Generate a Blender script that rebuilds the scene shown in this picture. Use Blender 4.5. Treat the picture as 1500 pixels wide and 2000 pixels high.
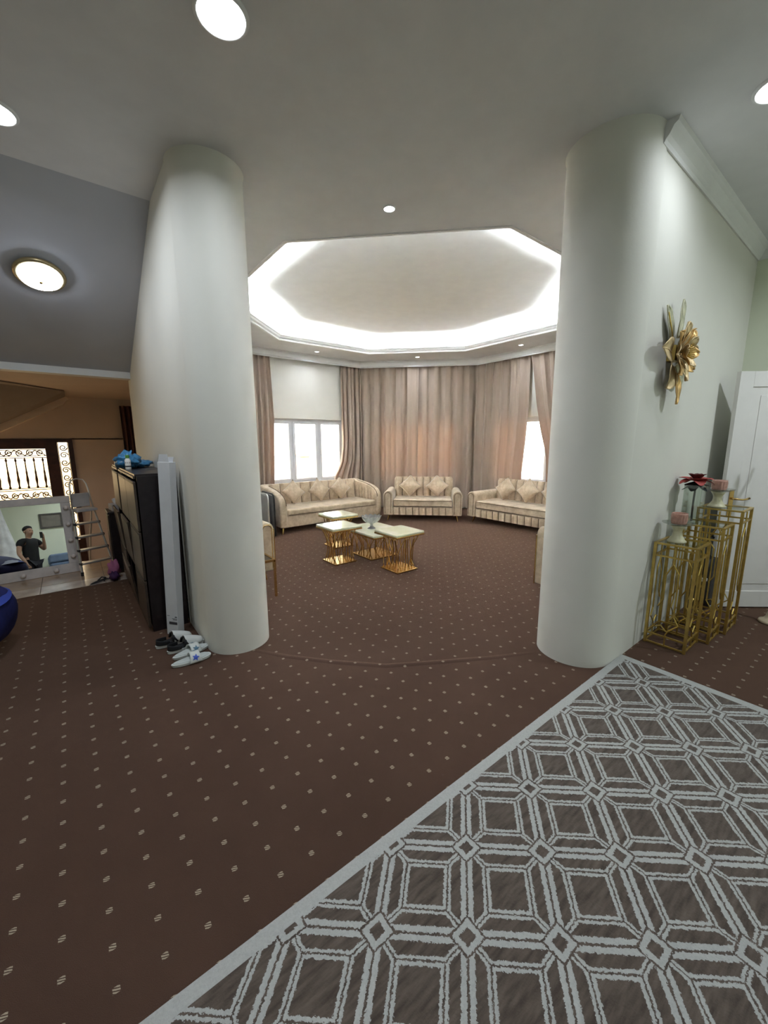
import bpy, bmesh, math, random
from mathutils import Vector, Matrix
random.seed(7)
PI = math.pi
C = bpy.context.scene.collection
S = bpy.context.scene
for o in list(bpy.data.objects):
    bpy.data.objects.remove(o)

# ------------------------------------------------------------------ camera
# world axes follow the hall's walls: X runs along the wall with the flower, Y towards the entrance
FOC, PITCH, ROLL, EYE = 780.0, 0.175, -0.005, 1.58
HEAD = math.radians(52)                      # the direction the camera looks in, in the floor plan
fw0 = Vector((math.cos(HEAD), math.sin(HEAD), 0))
rt0 = Vector((math.sin(HEAD), -math.cos(HEAD), 0))
fw = fw0 * math.cos(PITCH) + Vector((0, 0, -math.sin(PITCH)))
up = rt0.cross(fw)
rt = rt0 * math.cos(ROLL) + up * math.sin(ROLL)
up = rt.cross(fw)
cam_d = bpy.data.cameras.new('camera')
cam_d.sensor_fit = 'HORIZONTAL'; cam_d.sensor_width = 36; cam_d.lens = 36 * FOC / 1500
cam_d.clip_start = 0.02; cam_d.clip_end = 300
cam = bpy.data.objects.new('camera', cam_d); C.objects.link(cam)
m = Matrix.Identity(4)
for i in range(3):
    m[i][0] = rt[i]; m[i][1] = up[i]; m[i][2] = -fw[i]
m[2][3] = EYE
cam.matrix_world = m
S.camera = cam

# ------------------------------------------------------------------ light and exposure
S.view_settings.view_transform = 'Standard'; S.view_settings.look = 'None'
S.view_settings.gamma = 1; S.view_settings.use_curve_mapping = False
S.view_settings.exposure = 0.5
w = bpy.data.worlds.new('daylight'); S.world = w; w.use_nodes = True
bg = w.node_tree.nodes['Background']
bg.inputs[0].default_value = (1.0, 0.95, 0.87, 1); bg.inputs[1].default_value = 8.0
PANEL_W, SPOT_W, LED_E, FLUSH_E = 11.0, 5.0, 205.0, 14.0
COOL = (0.84, 0.91, 1.0)
S.cycles.max_bounces = 6; S.cycles.diffuse_bounces = 4; S.cycles.glossy_bounces = 3
S.cycles.transparent_max_bounces = 8; S.cycles.transmission_bounces = 6
S.cycles.sample_clamp_indirect = 60.0
S.cycles.caustics_reflective = False; S.cycles.caustics_refractive = False

# ------------------------------------------------------------------ node helpers
class X:
    """a shader socket with arithmetic"""
    def __init__(s, nt, k): s.nt = nt; s.k = k
    def _op(s, op, *a, clamp=False):
        n = s.nt.nodes.new('ShaderNodeMath'); n.operation = op; n.use_clamp = clamp
        for i, q in enumerate((s,) + a):
            if isinstance(q, X): s.nt.links.new(q.k, n.inputs[i])
            else: n.inputs[i].default_value = q
        return X(s.nt, n.outputs[0])
    def __add__(s, o): return s._op('ADD', o)
    __radd__ = __add__
    def __sub__(s, o): return s._op('SUBTRACT', o)
    def __mul__(s, o): return s._op('MULTIPLY', o)
    __rmul__ = __mul__
    def fract(s): return s._op('FRACT')
    def abs(s): return s._op('ABSOLUTE')
    def max(s, o): return s._op('MAXIMUM', o)
    def min(s, o): return s._op('MINIMUM', o)
    def lt(s, o): return s._op('LESS_THAN', o)
    def gt(s, o): return s._op('GREATER_THAN', o)
    def sin(s): return s._op('SINE')
    def inv(s): return s * -1.0 + 1.0

def new_mat(name):
    m = bpy.data.materials.new(name); m.use_nodes = True
    nt = m.node_tree
    return m, nt, nt.nodes['Principled BSDF']
def coords(nt, kind='Object'):
    return nt.nodes.new('ShaderNodeTexCoord').outputs[kind]
def sep(nt, k):
    n = nt.nodes.new('ShaderNodeSeparateXYZ'); nt.links.new(k, n.inputs[0])
    return X(nt, n.outputs[0]), X(nt, n.outputs[1]), X(nt, n.outputs[2])
def noise(nt, vec, scale, detail=3, rough=0.55):
    n = nt.nodes.new('ShaderNodeTexNoise'); n.inputs['Scale'].default_value = scale
    n.inputs['Detail'].default_value = detail; n.inputs['Roughness'].default_value = rough
    if vec is not None: nt.links.new(vec, n.inputs['Vector'])
    return X(nt, n.outputs['Fac'])
def mapping(nt, vec, scale=(1, 1, 1), rot=(0, 0, 0)):
    n = nt.nodes.new('ShaderNodeMapping'); nt.links.new(vec, n.inputs['Vector'])
    n.inputs['Scale'].default_value = scale; n.inputs['Rotation'].default_value = rot
    return n.outputs[0]
def mixc(nt, fac, a, b):
    n = nt.nodes.new('ShaderNodeMix'); n.data_type = 'RGBA'
    if isinstance(fac, X): nt.links.new(fac.k, n.inputs[0])
    else: n.inputs[0].default_value = fac
    for i, q in ((6, a), (7, b)):
        if isinstance(q, tuple): n.inputs[i].default_value = q if len(q) == 4 else q + (1,)
        else: nt.links.new(q, n.inputs[i])
    return n.outputs[2]
def bump(nt, p, h, strength, dist):
    n = nt.nodes.new('ShaderNodeBump'); n.inputs['Strength'].default_value = strength
    n.inputs['Distance'].default_value = dist
    nt.links.new(h.k, n.inputs['Height']); nt.links.new(n.outputs[0], p.inputs['Normal'])
MC = {}
def mat(name, col, rough=0.6, metal=0.0, var=0.12, scale=6.0, bmp=0.0, bscale=60.0, spec=0.5, col2=None, sheen=0.0, trans=0.0, ior=1.45, coat=0.0):
    if name in MC: return MC[name]
    m, nt, p = new_mat(name); MC[name] = m
    tc = coords(nt)
    a = tuple(max(0, c * (1 - var)) for c in col); b = col2 or tuple(min(1, c * (1 + var)) for c in col)
    n = noise(nt, tc, scale)
    r = nt.nodes.new('ShaderNodeMapRange'); r.inputs[1].default_value = 0.35; r.inputs[2].default_value = 0.65
    nt.links.new(n.k, r.inputs[0])
    nt.links.new(mixc(nt, X(nt, r.outputs[0]), a, b), p.inputs['Base Color'])
    p.inputs['Roughness'].default_value = rough; p.inputs['Metallic'].default_value = metal
    p.inputs['Specular IOR Level'].default_value = spec
    p.inputs['Sheen Weight'].default_value = sheen
    p.inputs['Transmission Weight'].default_value = trans; p.inputs['IOR'].default_value = ior
    p.inputs['Coat Weight'].default_value = coat
    if bmp: bump(nt, p, noise(nt, tc, bscale, 4), bmp, 0.01)
    return m
def emit(name, col, strength):
    if name in MC: return MC[name]
    m, nt, p = new_mat(name); MC[name] = m
    p.inputs['Base Color'].default_value = col + (1,)
    p.inputs['Emission Color'].default_value = col + (1,); p.inputs['Emission Strength'].default_value = strength
    return m
def pane_glass(name, tint, gloss=0.06, rough=0.02):
    """thin sheet of glass: lets light straight through, mirrors a little of it"""
    if name in MC: return MC[name]
    m, nt, p = new_mat(name); MC[name] = m
    nt.nodes.remove(p)
    t = nt.nodes.new('ShaderNodeBsdfTransparent'); t.inputs[0].default_value = tint + (1,)
    g = nt.nodes.new('ShaderNodeBsdfGlossy'); g.inputs['Roughness'].default_value = rough
    mx = nt.nodes.new('ShaderNodeMixShader')
    fr = nt.nodes.new('ShaderNodeLayerWeight'); fr.inputs[0].default_value = 0.25
    f = X(nt, fr.outputs['Facing']) * 0.35 + gloss
    nt.links.new(f.k, mx.inputs[0]); nt.links.new(t.outputs[0], mx.inputs[1]); nt.links.new(g.outputs[0], mx.inputs[2])
    nt.links.new(mx.outputs[0], nt.nodes['Material Output'].inputs[0])
    return m

# ------------------------------------------------------------------ mesh helpers
class MB:
    def __init__(s): s.v = []; s.f = []
    def add(s, vs, fs):
        b = len(s.v); s.v += [tuple(q) for q in vs]; s.f += [tuple(b + i for i in f) for f in fs]; return s
    def box(s, x0, x1, y0, y1, z0, z1):
        return s.add([(x, y, z) for z in (z0, z1) for y in (y0, y1) for x in (x0, x1)],
                     [(0, 2, 3, 1), (4, 5, 7, 6), (0, 1, 5, 4), (2, 6, 7, 3), (0, 4, 6, 2), (1, 3, 7, 5)])
    def prism(s, poly, z0, z1, f=lambda a, b, c: (a, b, c)):
        n = len(poly)
        vs = [f(a, b, z0) for a, b in poly] + [f(a, b, z1) for a, b in poly]
        fs = [tuple(range(n - 1, -1, -1)), tuple(range(n, 2 * n))] + [(i, (i + 1) % n, n + (i + 1) % n, n + i) for i in range(n)]
        return s.add(vs, fs)
    def lathe(s, prof, n=20, c=(0, 0, 0), a0=0.0, caps=True):
        vs = []; fs = []
        for r, z in prof:
            for i in range(n):
                a = a0 + 2 * PI * i / n; vs.append((c[0] + r * math.cos(a), c[1] + r * math.sin(a), c[2] + z))
        for j in range(len(prof) - 1):
            for i in range(n):
                k = (i + 1) % n; fs.append((j * n + i, j * n + k, (j + 1) * n + k, (j + 1) * n + i))
        if caps:
            fs.append(tuple(range(n - 1, -1, -1))); fs.append(tuple((len(prof) - 1) * n + i for i in range(n)))
        return s.add(vs, fs)
    def tube(s, pts, r, n=8, closed=False):
        pts = [Vector(p) for p in pts]; m = len(pts)
        rs = r if isinstance(r, (list, tuple)) else [r] * m
        vs = []; fs = []; nrm = None
        for i, p in enumerate(pts):
            if closed: t = pts[(i + 1) % m] - pts[i - 1]
            else: t = pts[min(i + 1, m - 1)] - pts[max(i - 1, 0)]
            t = t.normalized() if t.length > 1e-9 else Vector((0, 0, 1))
            if nrm is None: nrm = t.orthogonal().normalized()
            nrm = (nrm - t * nrm.dot(t)).normalized(); bn = t.cross(nrm)
            for k in range(n):
                a = 2 * PI * (k + 0.5) / n; vs.append(p + (nrm * math.cos(a) + bn * math.sin(a)) * rs[i])
        for i in range(m if closed else m - 1):
            for k in range(n):
                a, b = i * n, ((i + 1) % m) * n; kk = (k + 1) % n
                fs.append((a + k, a + kk, b + kk, b + k))
        if not closed: fs += [tuple(range(n - 1, -1, -1)), tuple((m - 1) * n + i for i in range(n))]
        return s.add(vs, fs)
    def sheet(s, fn, nu, nv, closed_u=False):
        vs = [fn(i / nu, j / nv) for j in range(nv + 1) for i in range(nu + (0 if closed_u else 1))]
        w = nu + (0 if closed_u else 1)
        fs = [(j * w + i, j * w + (i + 1) % w, (j + 1) * w + (i + 1) % w, (j + 1) * w + i) for j in range(nv) for i in range(nu)]
        return s.add(vs, fs)
    def ball(s, c, rx, ry=None, rz=None, n=16, m=10, dis=None):
        ry = ry or rx; rz = rz or rx
        vs = []; fs = []
        for j in range(m + 1):
            ph = PI * j / m
            for i in range(n):
                a = 2 * PI * i / n
                d = Vector((math.sin(ph) * math.cos(a), math.sin(ph) * math.sin(a), -math.cos(ph)))
                k = dis(d) if dis else 1.0
                vs.append((c[0] + rx * d.x * k, c[1] + ry * d.y * k, c[2] + rz * d.z * k))
        for j in range(m):
            for i in range(n):
                k = (i + 1) % n; fs.append((j * n + i, j * n + k, (j + 1) * n + k, (j + 1) * n + i))
        return s.add(vs, fs)
    def xf(s, M):
        s.v = [tuple(M @ Vector(q)) for q in s.v]; return s
    def mesh(s, name, material, smooth=False):
        me = bpy.data.meshes.new(name); me.from_pydata(s.v, [], s.f); me.update()
        bm = bmesh.new(); bm.from_mesh(me)
        bmesh.ops.remove_doubles(bm, verts=bm.verts, dist=1e-6)
        bmesh.ops.recalc_face_normals(bm, faces=bm.faces); bm.to_mesh(me); bm.free()
        if material: me.materials.append(material)
        if smooth:
            for p in me.polygons: p.use_smooth = True
        return me
    def build(s, name, material, parent=None, bevel=0.0, smooth=False, sub=0, solid=0.0, seg=2, auto=None):
        me = s.mesh(name, material, smooth or bevel > 0 or auto is not None)
        o = bpy.data.objects.new(name, me); C.objects.link(o)
        if parent: o.parent = parent
        if solid:
            q = o.modifiers.new('solid', 'SOLIDIFY'); q.thickness = solid; q.offset = 0
        if bevel:
            q = o.modifiers.new('bevel', 'BEVEL'); q.width = bevel; q.segments = seg; q.limit_method = 'ANGLE'; q.angle_limit = 0.6
            q.harden_normals = True
        if sub:
            q = o.modifiers.new('sub', 'SUBSURF'); q.levels = sub; q.render_levels = sub
        if auto is not None:
            me.set_sharp_from_angle(angle=auto)
        return o
def box(x0, x1, y0, y1, z0, z1): return MB().box(x0, x1, y0, y1, z0, z1)
def clone(src, parent=None, loc=None, rot=None, scale=None):
    o = src.copy(); C.objects.link(o); o.parent = parent
    if loc is not None: o.location = loc
    if rot is not None: o.rotation_euler = rot
    if scale is not None: o.scale = scale
    return o
def tag(o, label, cat, group=None):
    o['label'] = label; o['category'] = cat
    if group: o['group'] = group
    return o
def thing(name, label, cat, loc=(0, 0, 0), rz=0.0, group=None):
    o = bpy.data.objects.new(name, None); C.objects.link(o); o.empty_display_size = 0.1
    o.location = loc; o.rotation_euler = (0, 0, rz)
    return tag(o, label, cat, group)
def struct(o, label=None):
    o['kind'] = 'structure'
    if label: o['label'] = label
    return o
def root(name, loc=(0, 0, 0), label=None):
    o = bpy.data.objects.new(name, None); C.objects.link(o); o.location = loc
    return struct(o, label)
def bez(p, n=12):
    a, b, c, d = [Vector(q) for q in p]
    return [a * (1 - t) ** 3 + b * 3 * t * (1 - t) ** 2 + c * 3 * t * t * (1 - t) + d * t ** 3 for t in [i / n for i in range(n + 1)]]

# ------------------------------------------------------------------ materials
M_ceil = mat('ceiling_paint', (0.73, 0.73, 0.735), 0.85, var=0.02, bmp=0.03, bscale=200)
M_wall = mat('cream_wall_paint', (0.73, 0.72, 0.655), 0.7, var=0.025, scale=1.2, bmp=0.05, bscale=90)
M_green = mat('pale_green_wall_paint', (0.75, 0.79, 0.63), 0.7, var=0.03, scale=1.0, bmp=0.05, bscale=90)
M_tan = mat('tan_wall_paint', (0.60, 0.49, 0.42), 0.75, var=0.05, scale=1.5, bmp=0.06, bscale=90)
M_soff = mat('grey_soffit_paint', (0.55, 0.56, 0.61), 0.85, var=0.03, scale=1.5)
M_trim = mat('white_plaster_trim', (0.80, 0.80, 0.79), 0.55, var=0.02)
M_gold = mat('brass_gold', (0.72, 0.49, 0.20), 0.22, 1.0, var=0.1, scale=12)
M_goldm = mat('antique_gold_metal', (0.62, 0.44, 0.13), 0.34, 0.85, var=0.15, scale=14, bmp=0.1, bscale=60)
M_white = mat('white_lacquer', (0.80, 0.79, 0.76), 0.35, var=0.02)
M_black = mat('black_rubber', (0.015, 0.014, 0.016), 0.5)
M_alu = mat('brushed_aluminium', (0.62, 0.60, 0.58), 0.35, 0.8, var=0.05)
M_dark = mat('dark_espresso_wood', (0.016, 0.011, 0.012), 0.32, var=0.3, scale=20)
M_front = mat('espresso_door_front', (0.050, 0.036, 0.027), 0.38, var=0.25, scale=14)

def velvet():
    m, nt, p = new_mat('crushed_velvet_beige'); MC['velvet'] = m
    tc = coords(nt)
    n1 = noise(nt, tc, 7, 5, 0.7); n2 = noise(nt, tc, 45, 3)
    f = (n1 * 3.0 - 1.0) * 0.75 + n2 * 0.25
    c = mixc(nt, f, (0.37, 0.265, 0.170), (0.72, 0.585, 0.43))
    nt.links.new(c, p.inputs['Base Color']); p.inputs['Roughness'].default_value = 0.55
    p.inputs['Sheen Weight'].default_value = 0.4; p.inputs['Sheen Roughness'].default_value = 0.4
    bump(nt, p, n1, 0.25, 0.02)
    return m
M_vel = velvet()
M_velp = mat('velvet_channel_groove', (0.17, 0.12, 0.08), 0.8)

def carpet():
    m, nt, p = new_mat('brown_dotted_carpet')
    tc = coords(nt); x, y, z = sep(nt, tc)
    wob = noise(nt, tc, 60, 2) * 0.003 - 0.0015
    dx = ((x + 0.191) * (1 / 0.1275) + 0.5).fract() - 0.5
    dy = ((y - 1.97) * (1 / 0.1275) + 0.5).fract() - 0.5
    dx = dx * 0.1275 + wob; dy = dy * 0.1275 + wob
    stripe = ((dx * 0.5 + dy) * (2 * PI / 0.0085) + 1.2).sin().gt(-0.35)
    dot = dx.abs().lt(0.0098) * dy.abs().lt(0.0098) * stripe
    n1 = noise(nt, tc, 1.3, 3); n2 = noise(nt, tc, 420, 2)
    base = mixc(nt, n1 * 0.6 + n2 * 0.4, (0.042, 0.0215, 0.0145), (0.096, 0.055, 0.039))
    c = mixc(nt, dot, base, (0.36, 0.305, 0.23))
    nt.links.new(c, p.inputs['Base Color']); p.inputs['Roughness'].default_value = 0.95
    p.inputs['Specular IOR Level'].default_value = 0.15; p.inputs['Sheen Weight'].default_value = 0.7; p.inputs['Sheen Roughness'].default_value = 0.3; p.inputs['Sheen Tint'].default_value = (.8, .5, .36, 1)
    bump(nt, p, n2 + noise(nt, tc, 6, 2) * 1.5, 0.35, 0.008)
    return m
M_carpet = carpet()

def rugmat():
    m, nt, p = new_mat('rug_trellis_pile')
    tc = coords(nt); x, y, z = sep(nt, tc)
    j1 = noise(nt, tc, 130, 3, .7); j2 = noise(nt, mapping(nt, tc, rot=(0, 0, 1.1)), 110, 3, .7)
    x0 = (x - 1.712) * (1 / 0.2185); y0 = (y - 0.647) * (1 / 0.192)
    b = (x0 - y0) * 0.5 + (j1 * 0.07 - 0.035); c = (x0 + y0) * -0.5 + (j2 * 0.07 - 0.035)
    cx = (b.fract() - 0.5).abs(); cy = (c.fract() - 0.5).abs()
    e = cx.max(cy) * -1.0 + 0.5
    dg = (cx - cy).abs()
    white = e.lt(0.074).max(e.gt(0.195) * e.lt(0.285)).max(dg.lt(0.054) * e.lt(0.25))
    thin = e.lt(0.013).max((e - 0.238).abs().lt(0.010)).max(dg.lt(0.011) * e.lt(0.235))
    d = (cx + cy) * -1.0 + 1.0
    node_w = d.lt(0.20); node_thin = (d - 0.195).abs().lt(0.016); node_dark = d.lt(0.095)
    white = white * thin.inv()
    white = white.max(node_w) * node_thin.inv() * node_dark.inv()
    border = y.gt(1.028).max(x.gt(3.018)).max(x.lt(-1.342)).max(y.lt(-1.653))
    edge_line = ((y - 1.03).abs().lt(0.004)).max((x - 3.02).abs().lt(0.004))
    white = white.max(border)
    streak = noise(nt, mapping(nt, tc, (10, 55, 10), (0, 0, 0.55)), 1.0, 3)
    dark = mixc(nt, streak * 2.4 - 0.75, (0.055, 0.040, 0.032), (0.125, 0.098, 0.078))
    wn = noise(nt, tc, 130, 2)
    wc = mixc(nt, wn, (0.31, 0.315, 0.30), (0.45, 0.455, 0.435))
    col = mixc(nt, white, dark, wc)
    nt.links.new(col, p.inputs['Base Color']); p.inputs['Roughness'].default_value = 0.9
    p.inputs['Specular IOR Level'].default_value = 0.2; p.inputs['Sheen Weight'].default_value = 0.2
    bump(nt, p, white * 1.0 + wn * 0.45, 0.7, 0.006)
    return m

def curtain_mat():
    m, nt, p = new_mat('taupe_curtain_cloth'); MC['curtain'] = m
    out = nt.nodes['Material Output']
    tc = coords(nt)
    n = noise(nt, mapping(nt, tc, (60, 60, 3)), 1.0, 3)
    c = mixc(nt, n, (0.36, 0.285, 0.228), (0.45, 0.36, 0.292))
    nt.links.new(c, p.inputs['Base Color']); p.inputs['Roughness'].default_value = 0.75
    p.inputs['Sheen Weight'].default_value = 0.2; p.inputs['Specular IOR Level'].default_value = 0.25
    t = nt.nodes.new('ShaderNodeBsdfTranslucent'); t.inputs[0].default_value = (0.62, 0.31, 0.18, 1)
    mx = nt.nodes.new('ShaderNodeMixShader'); mx.inputs[0].default_value = 0.06
    nt.links.new(p.outputs[0], mx.inputs[1]); nt.links.new(t.outputs[0], mx.inputs[2]); nt.links.new(mx.outputs[0], out.inputs[0])
    return m
M_curt = curtain_mat()
M_win = pane_glass('clear_window_glass', (0.95, 0.97, 0.97))
M_frame = mat('white_window_profile', (0.70, 0.72, 0.76), 0.4, var=0.02)

# ------------------------------------------------------------------ the setting
H = 3.36                                     # main ceiling
OC = (4.14, 4.661)                           # centre of the eight-sided sitting room
T8 = math.tan(PI / 8)
def oc(ap, k, z):                            # corner between side k-1 and side k (normals at 45*k degrees)
    r = ap / math.cos(PI / 8); a = math.radians(45 * k - 22.5)
    return (OC[0] + r * math.cos(a), OC[1] + r * math.sin(a), z)
def side(k, t, ap, z):                       # a point on side k: t to the left when facing it from inside
    a = math.radians(45 * k); n = (math.cos(a), math.sin(a))
    return (OC[0] + ap * n[0] - t * n[1], OC[1] + ap * n[1] + t * n[0], z)
def octring(prof, sides=range(8), close=True):
    mb = MB(); n = len(prof)
    for k in sides:
        vs = [oc(a, k, z) for a, z in prof] + [oc(a, k + 1, z) for a, z in prof]
        fs = [(i, (i + 1) % n, n + (i + 1) % n, n + i) for i in range(n)]
        mb.add(vs, fs)
    return mb
def endcaps(mb, prof, ks):
    n = len(prof)
    for k in ks: mb.add([oc(a, k, z) for a, z in prof], [tuple(range(n))])
    return mb

# carpeted floor, raised ridge of the carpet joint
fl = struct(MB().prism([(-3.3, -2.1), (5.6, -2.1), (5.6, 1.2), (7.9, 3.1), (7.9, 6.2), (5.7, 8.4), (2.6, 8.4), (0.69, 6.5), (0.69, 5.41), (-3.3, 5.41)], -0.12, 0.0).build('floor', M_carpet), 'brown carpet woven with small beige motifs')
rid = []
for q in [(0.92, 2.92), (1.12, 2.62), (1.36, 2.33), (1.62, 2.06), (1.95, 1.86), (2.3, 1.66), (2.62, 1.5)]:
    rid.append(Vector((q[0], q[1], 0)))
mb = MB()
def ridge(s, t):
    f = s * (len(rid) - 1); i = min(int(f), len(rid) - 2); p = rid[i].lerp(rid[i + 1], f - i)
    d = (rid[i + 1] - rid[i]).normalized(); nn = Vector((-d.y, d.x, 0))
    q = p + nn * (t - 0.5) * 0.09
    return (q.x, q.y, -0.002 + 0.007 * math.sin(PI * t) ** 2 * (0.4 + 0.6 * math.sin(PI * s)))
mb.sheet(ridge, 40, 8).build('carpet_ridge', M_carpet, fl, smooth=True)

# main ceiling with the eight-sided opening
bm = bmesh.new()
outer = [(-3.3, -2.1), (5.63, -2.1), (5.63, 1.06), (7.74, 3.17), (7.74, 6.15), (5.63, 8.26), (2.65, 8.26), (0.54, 6.15), (0.54, 3.71), (-3.3, 3.71)]
def loop(pts):
    vs = [bm.verts.new((p[0], p[1], H)) for p in pts]
    return [bm.edges.new((vs[i], vs[(i + 1) % len(vs)])) for i in range(len(vs))]
ed = loop(outer) + loop([oc(2.40, k, H)[:2] for k in range(8)])
bmesh.ops.triangle_fill(bm, edges=ed, use_beauty=True)
me = bpy.data.meshes.new('ceiling'); bm.to_mesh(me); bm.free(); me.materials.append(M_ceil)
ce = bpy.data.objects.new('ceiling', me); C.objects.link(ce); struct(ce, 'smooth off-white plaster ceiling')
sm = ce.modifiers.new('solid', 'SOLIDIFY'); sm.thickness = 0.011; sm.offset = 1
# make sure it thickens upwards
if sum(p.normal.z for p in me.polygons) < 0: sm.offset = -1

# raised part above the opening: ledge, walls, upper ceiling, moulding on the inner lip
led = [(2.395, 3.372), (2.395, 3.39), (2.64, 3.39), (2.64, 3.372)]
struct(octring(led).build('ceiling_ledge', M_ceil), 'plaster ledge around the ceiling recess')
struct(octring([(2.62, 3.38), (2.62, 3.63), (2.74, 3.63), (2.74, 3.38)]).build('ceiling_recess', M_ceil), 'walls of the eight-sided ceiling recess')
struct(MB().prism([oc(2.76, k, 0)[:2] for k in range(8)], 3.62, 3.74).build('ceiling_upper', mat('ceiling_paint_lightened', (0.82, 0.81, 0.77), 0.85, var=0.02)), 'raised inner ceiling panel')  # lighter than the main ceiling, standing in for bounced cove light
prof = [(2.405, 3.352), (2.375, 3.352), (2.366, 3.358), (2.378, 3.368), (2.378, 3.388), (2.350, 3.402), (2.338, 3.425), (2.318, 3.432), (2.318, 3.458), (2.335, 3.452), (2.405, 3.425)]
struct(octring(prof).build('trim_1', M_trim), 'white plaster moulding around the ceiling recess')
# valance the curtains hang behind
vprof = [(3.12, H), (3.12, 3.34), (3.135, 3.33), (3.135, 3.25), (3.15, 3.235), (3.15, 3.22), (3.17, 3.22), (3.17, H)]
vs_sides = [0, 1, 2, 3, 4, 6, 7]
vl = octring(vprof, vs_sides); endcaps(vl, vprof, (5, 6))
struct(vl.build('trim_2', M_trim), 'white plaster valance above the curtains')

# sitting-room walls
WZ0, WZ1, WT = 0.68, 2.06, 0.96
def wallprism(k, t0, t1, z0, z1, a0, a1, mitre):
    mi = [T8 * a0, T8 * a1]
    L0, L1 = (mi[0], mi[1]) if mitre[0] else (t1, t1)
    R0, R1 = (mi[0], mi[1]) if mitre[1] else (-t0, -t0)
    pts = [side(k, L0, a0, 0), side(k, L1, a1, 0), side(k, -R1, a1, 0), side(k, -R0, a0, 0)]
    return MB().prism([p[:2] for p in pts], z0, z1)
def join(*ms):
    r = MB()
    for q in ms: r.add(q.v, q.f)
    return r
wn = {0: 'wall_right_window', 1: 'wall_back', 2: 'wall_left_window'}
for k in (0, 1, 2):
    a0, a1 = 3.35, 3.60
    wl = root(wn[k], label='cream wall with a window behind the curtains')
    wallprism(k, 0, 0, -0.1, WZ0, a0, a1, (1, 1)).build('lower_wall', M_wall, wl)
    wallprism(k, 0, 0, WZ1, H + 0.1, a0, a1, (1, 1)).build('upper_wall', M_wall, wl)
    MB().prism([side(k, WT, a0, 0)[:2], side(k, WT, a1, 0)[:2], side(k, T8 * a1, a1, 0)[:2], side(k, T8 * a0, a0, 0)[:2]], WZ0, WZ1).build('wall_pier', M_wall, wl)
    MB().prism([side(k, -WT, a0, 0)[:2], side(k, -WT, a1, 0)[:2], side(k, -T8 * a1, a1, 0)[:2], side(k, -T8 * a0, a0, 0)[:2]], WZ0, WZ1).build('wall_pier', M_wall, wl)
for k, nm, i0, i1 in ((3, 'wall_left', 3.28, 3.42), (7, 'wall_right', 3.35, 3.60)):
    struct(wallprism(k, 0, 0, -0.1, H + 0.1, i0, i1, (1, 1)).build(nm, M_wall), 'plain cream wall of the sitting room')
struct(box(0.69, 0.94, 3.105, 6.05, -0.05, H + 0.02).build('wall_left_front', M_wall), 'cream wall behind the dark shoe cabinets')
struct(box(2.895, 5.56, 1.08, 1.33, -0.05, H + 0.02).build('wall_right_front', M_wall), 'cream wall carrying the gold flower')
# the two round wall ends
for (cx, cy, r, r2, nm) in ((0.925, 3.105, 0.235, 0.235, 'column_left'), (2.895, 1.345, 0.265, 0.275, 'column_right')):
    cb = MB().lathe([(r, -0.05), (r, 0.0), (r * 1.0, 1.0), ((r + r2) / 2, 2.2), (r2, H - 0.03), (r2 + 0.015, H + 0.02)], 64, (cx, cy, 0))
    struct(cb.build(nm, M_wall, auto=0.6), 'thick round cream column ending the wall')

# hall shell
struct(box(5.38, 5.60, 0.42, 1.3, -0.05, H + 0.02).build('wall_hall_right', M_green), 'pale green wall beside the white door')
struct(box(5.38, 5.60, -2.1, -0.46, -0.05, H + 0.02).build('wall_hall_right.001', M_green), 'pale green hall wall')
struct(box(5.38, 5.60, -0.46, 0.42, 2.20, H + 0.02).build('wall_hall_lintel', M_green), 'pale green wall above the doorway')
struct(box(6.4, 6.5, -1.2, 1.0, -0.1, 2.6).build('wall_corridor', M_green)); struct(box(5.6, 6.5, -1.3, -1.2, -0.1, 2.6).build('wall_corridor.001', M_green))
struct(box(5.6, 6.5, 0.95, 1.05, -0.1, 2.6).build('wall_corridor.002', M_green)); struct(box(5.6, 6.5, -1.3, 1.05, 2.5, 2.6).build('ceiling_corridor', M_ceil)); struct(box(5.6, 6.5, -1.3, 1.05, -0.12, -0.0).build('floor_corridor', M_carpet))
struct(box(-3.4, 5.6, -2.2, -2.0, -0.05, H + 0.1).build('wall_behind', M_green), 'pale yellow-green wall behind the viewer')
struct(MB().box(-3.5, -3.25, -2.2, 6.9, -0.9, H + 0.1).box(-3.5, -3.25, 6.9, 8.7, -0.9, .1).box(-3.5, -3.25, 6.9, 8.7, 2.1, H + .1).box(-3.5, -3.25, 8.7, 9.3, -0.9, H + 0.1).build('wall_hall_left', M_green), 'pale green hall wall with an opening for the added entrance window')
w4 = root('window_4', (-3.4, 7.8, 1.1), 'unseen window added to light the entrance')  # unseen window, added to bring daylight into the dim entrance
MB().box(-.03, .03, -.9, .9, -1.0, -.95).box(-.03, .03, -.9, .9, .95, 1.0).box(-.03, .03, -.9, -.85, -.95, .95).box(-.03, .03, .85, .9, -.95, .95).box(-.03, .03, -.025, .025, -.95, .95).build('window_frame', M_trim, w4)
for y0_, y1_ in ((-.85, -.025), (.025, .85)): box(-.004, .004, y0_, y1_, -.95, .95).build('pane', pane_glass('amber_glass', (0.66, 0.60, 0.50), .05, .1), w4)
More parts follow.
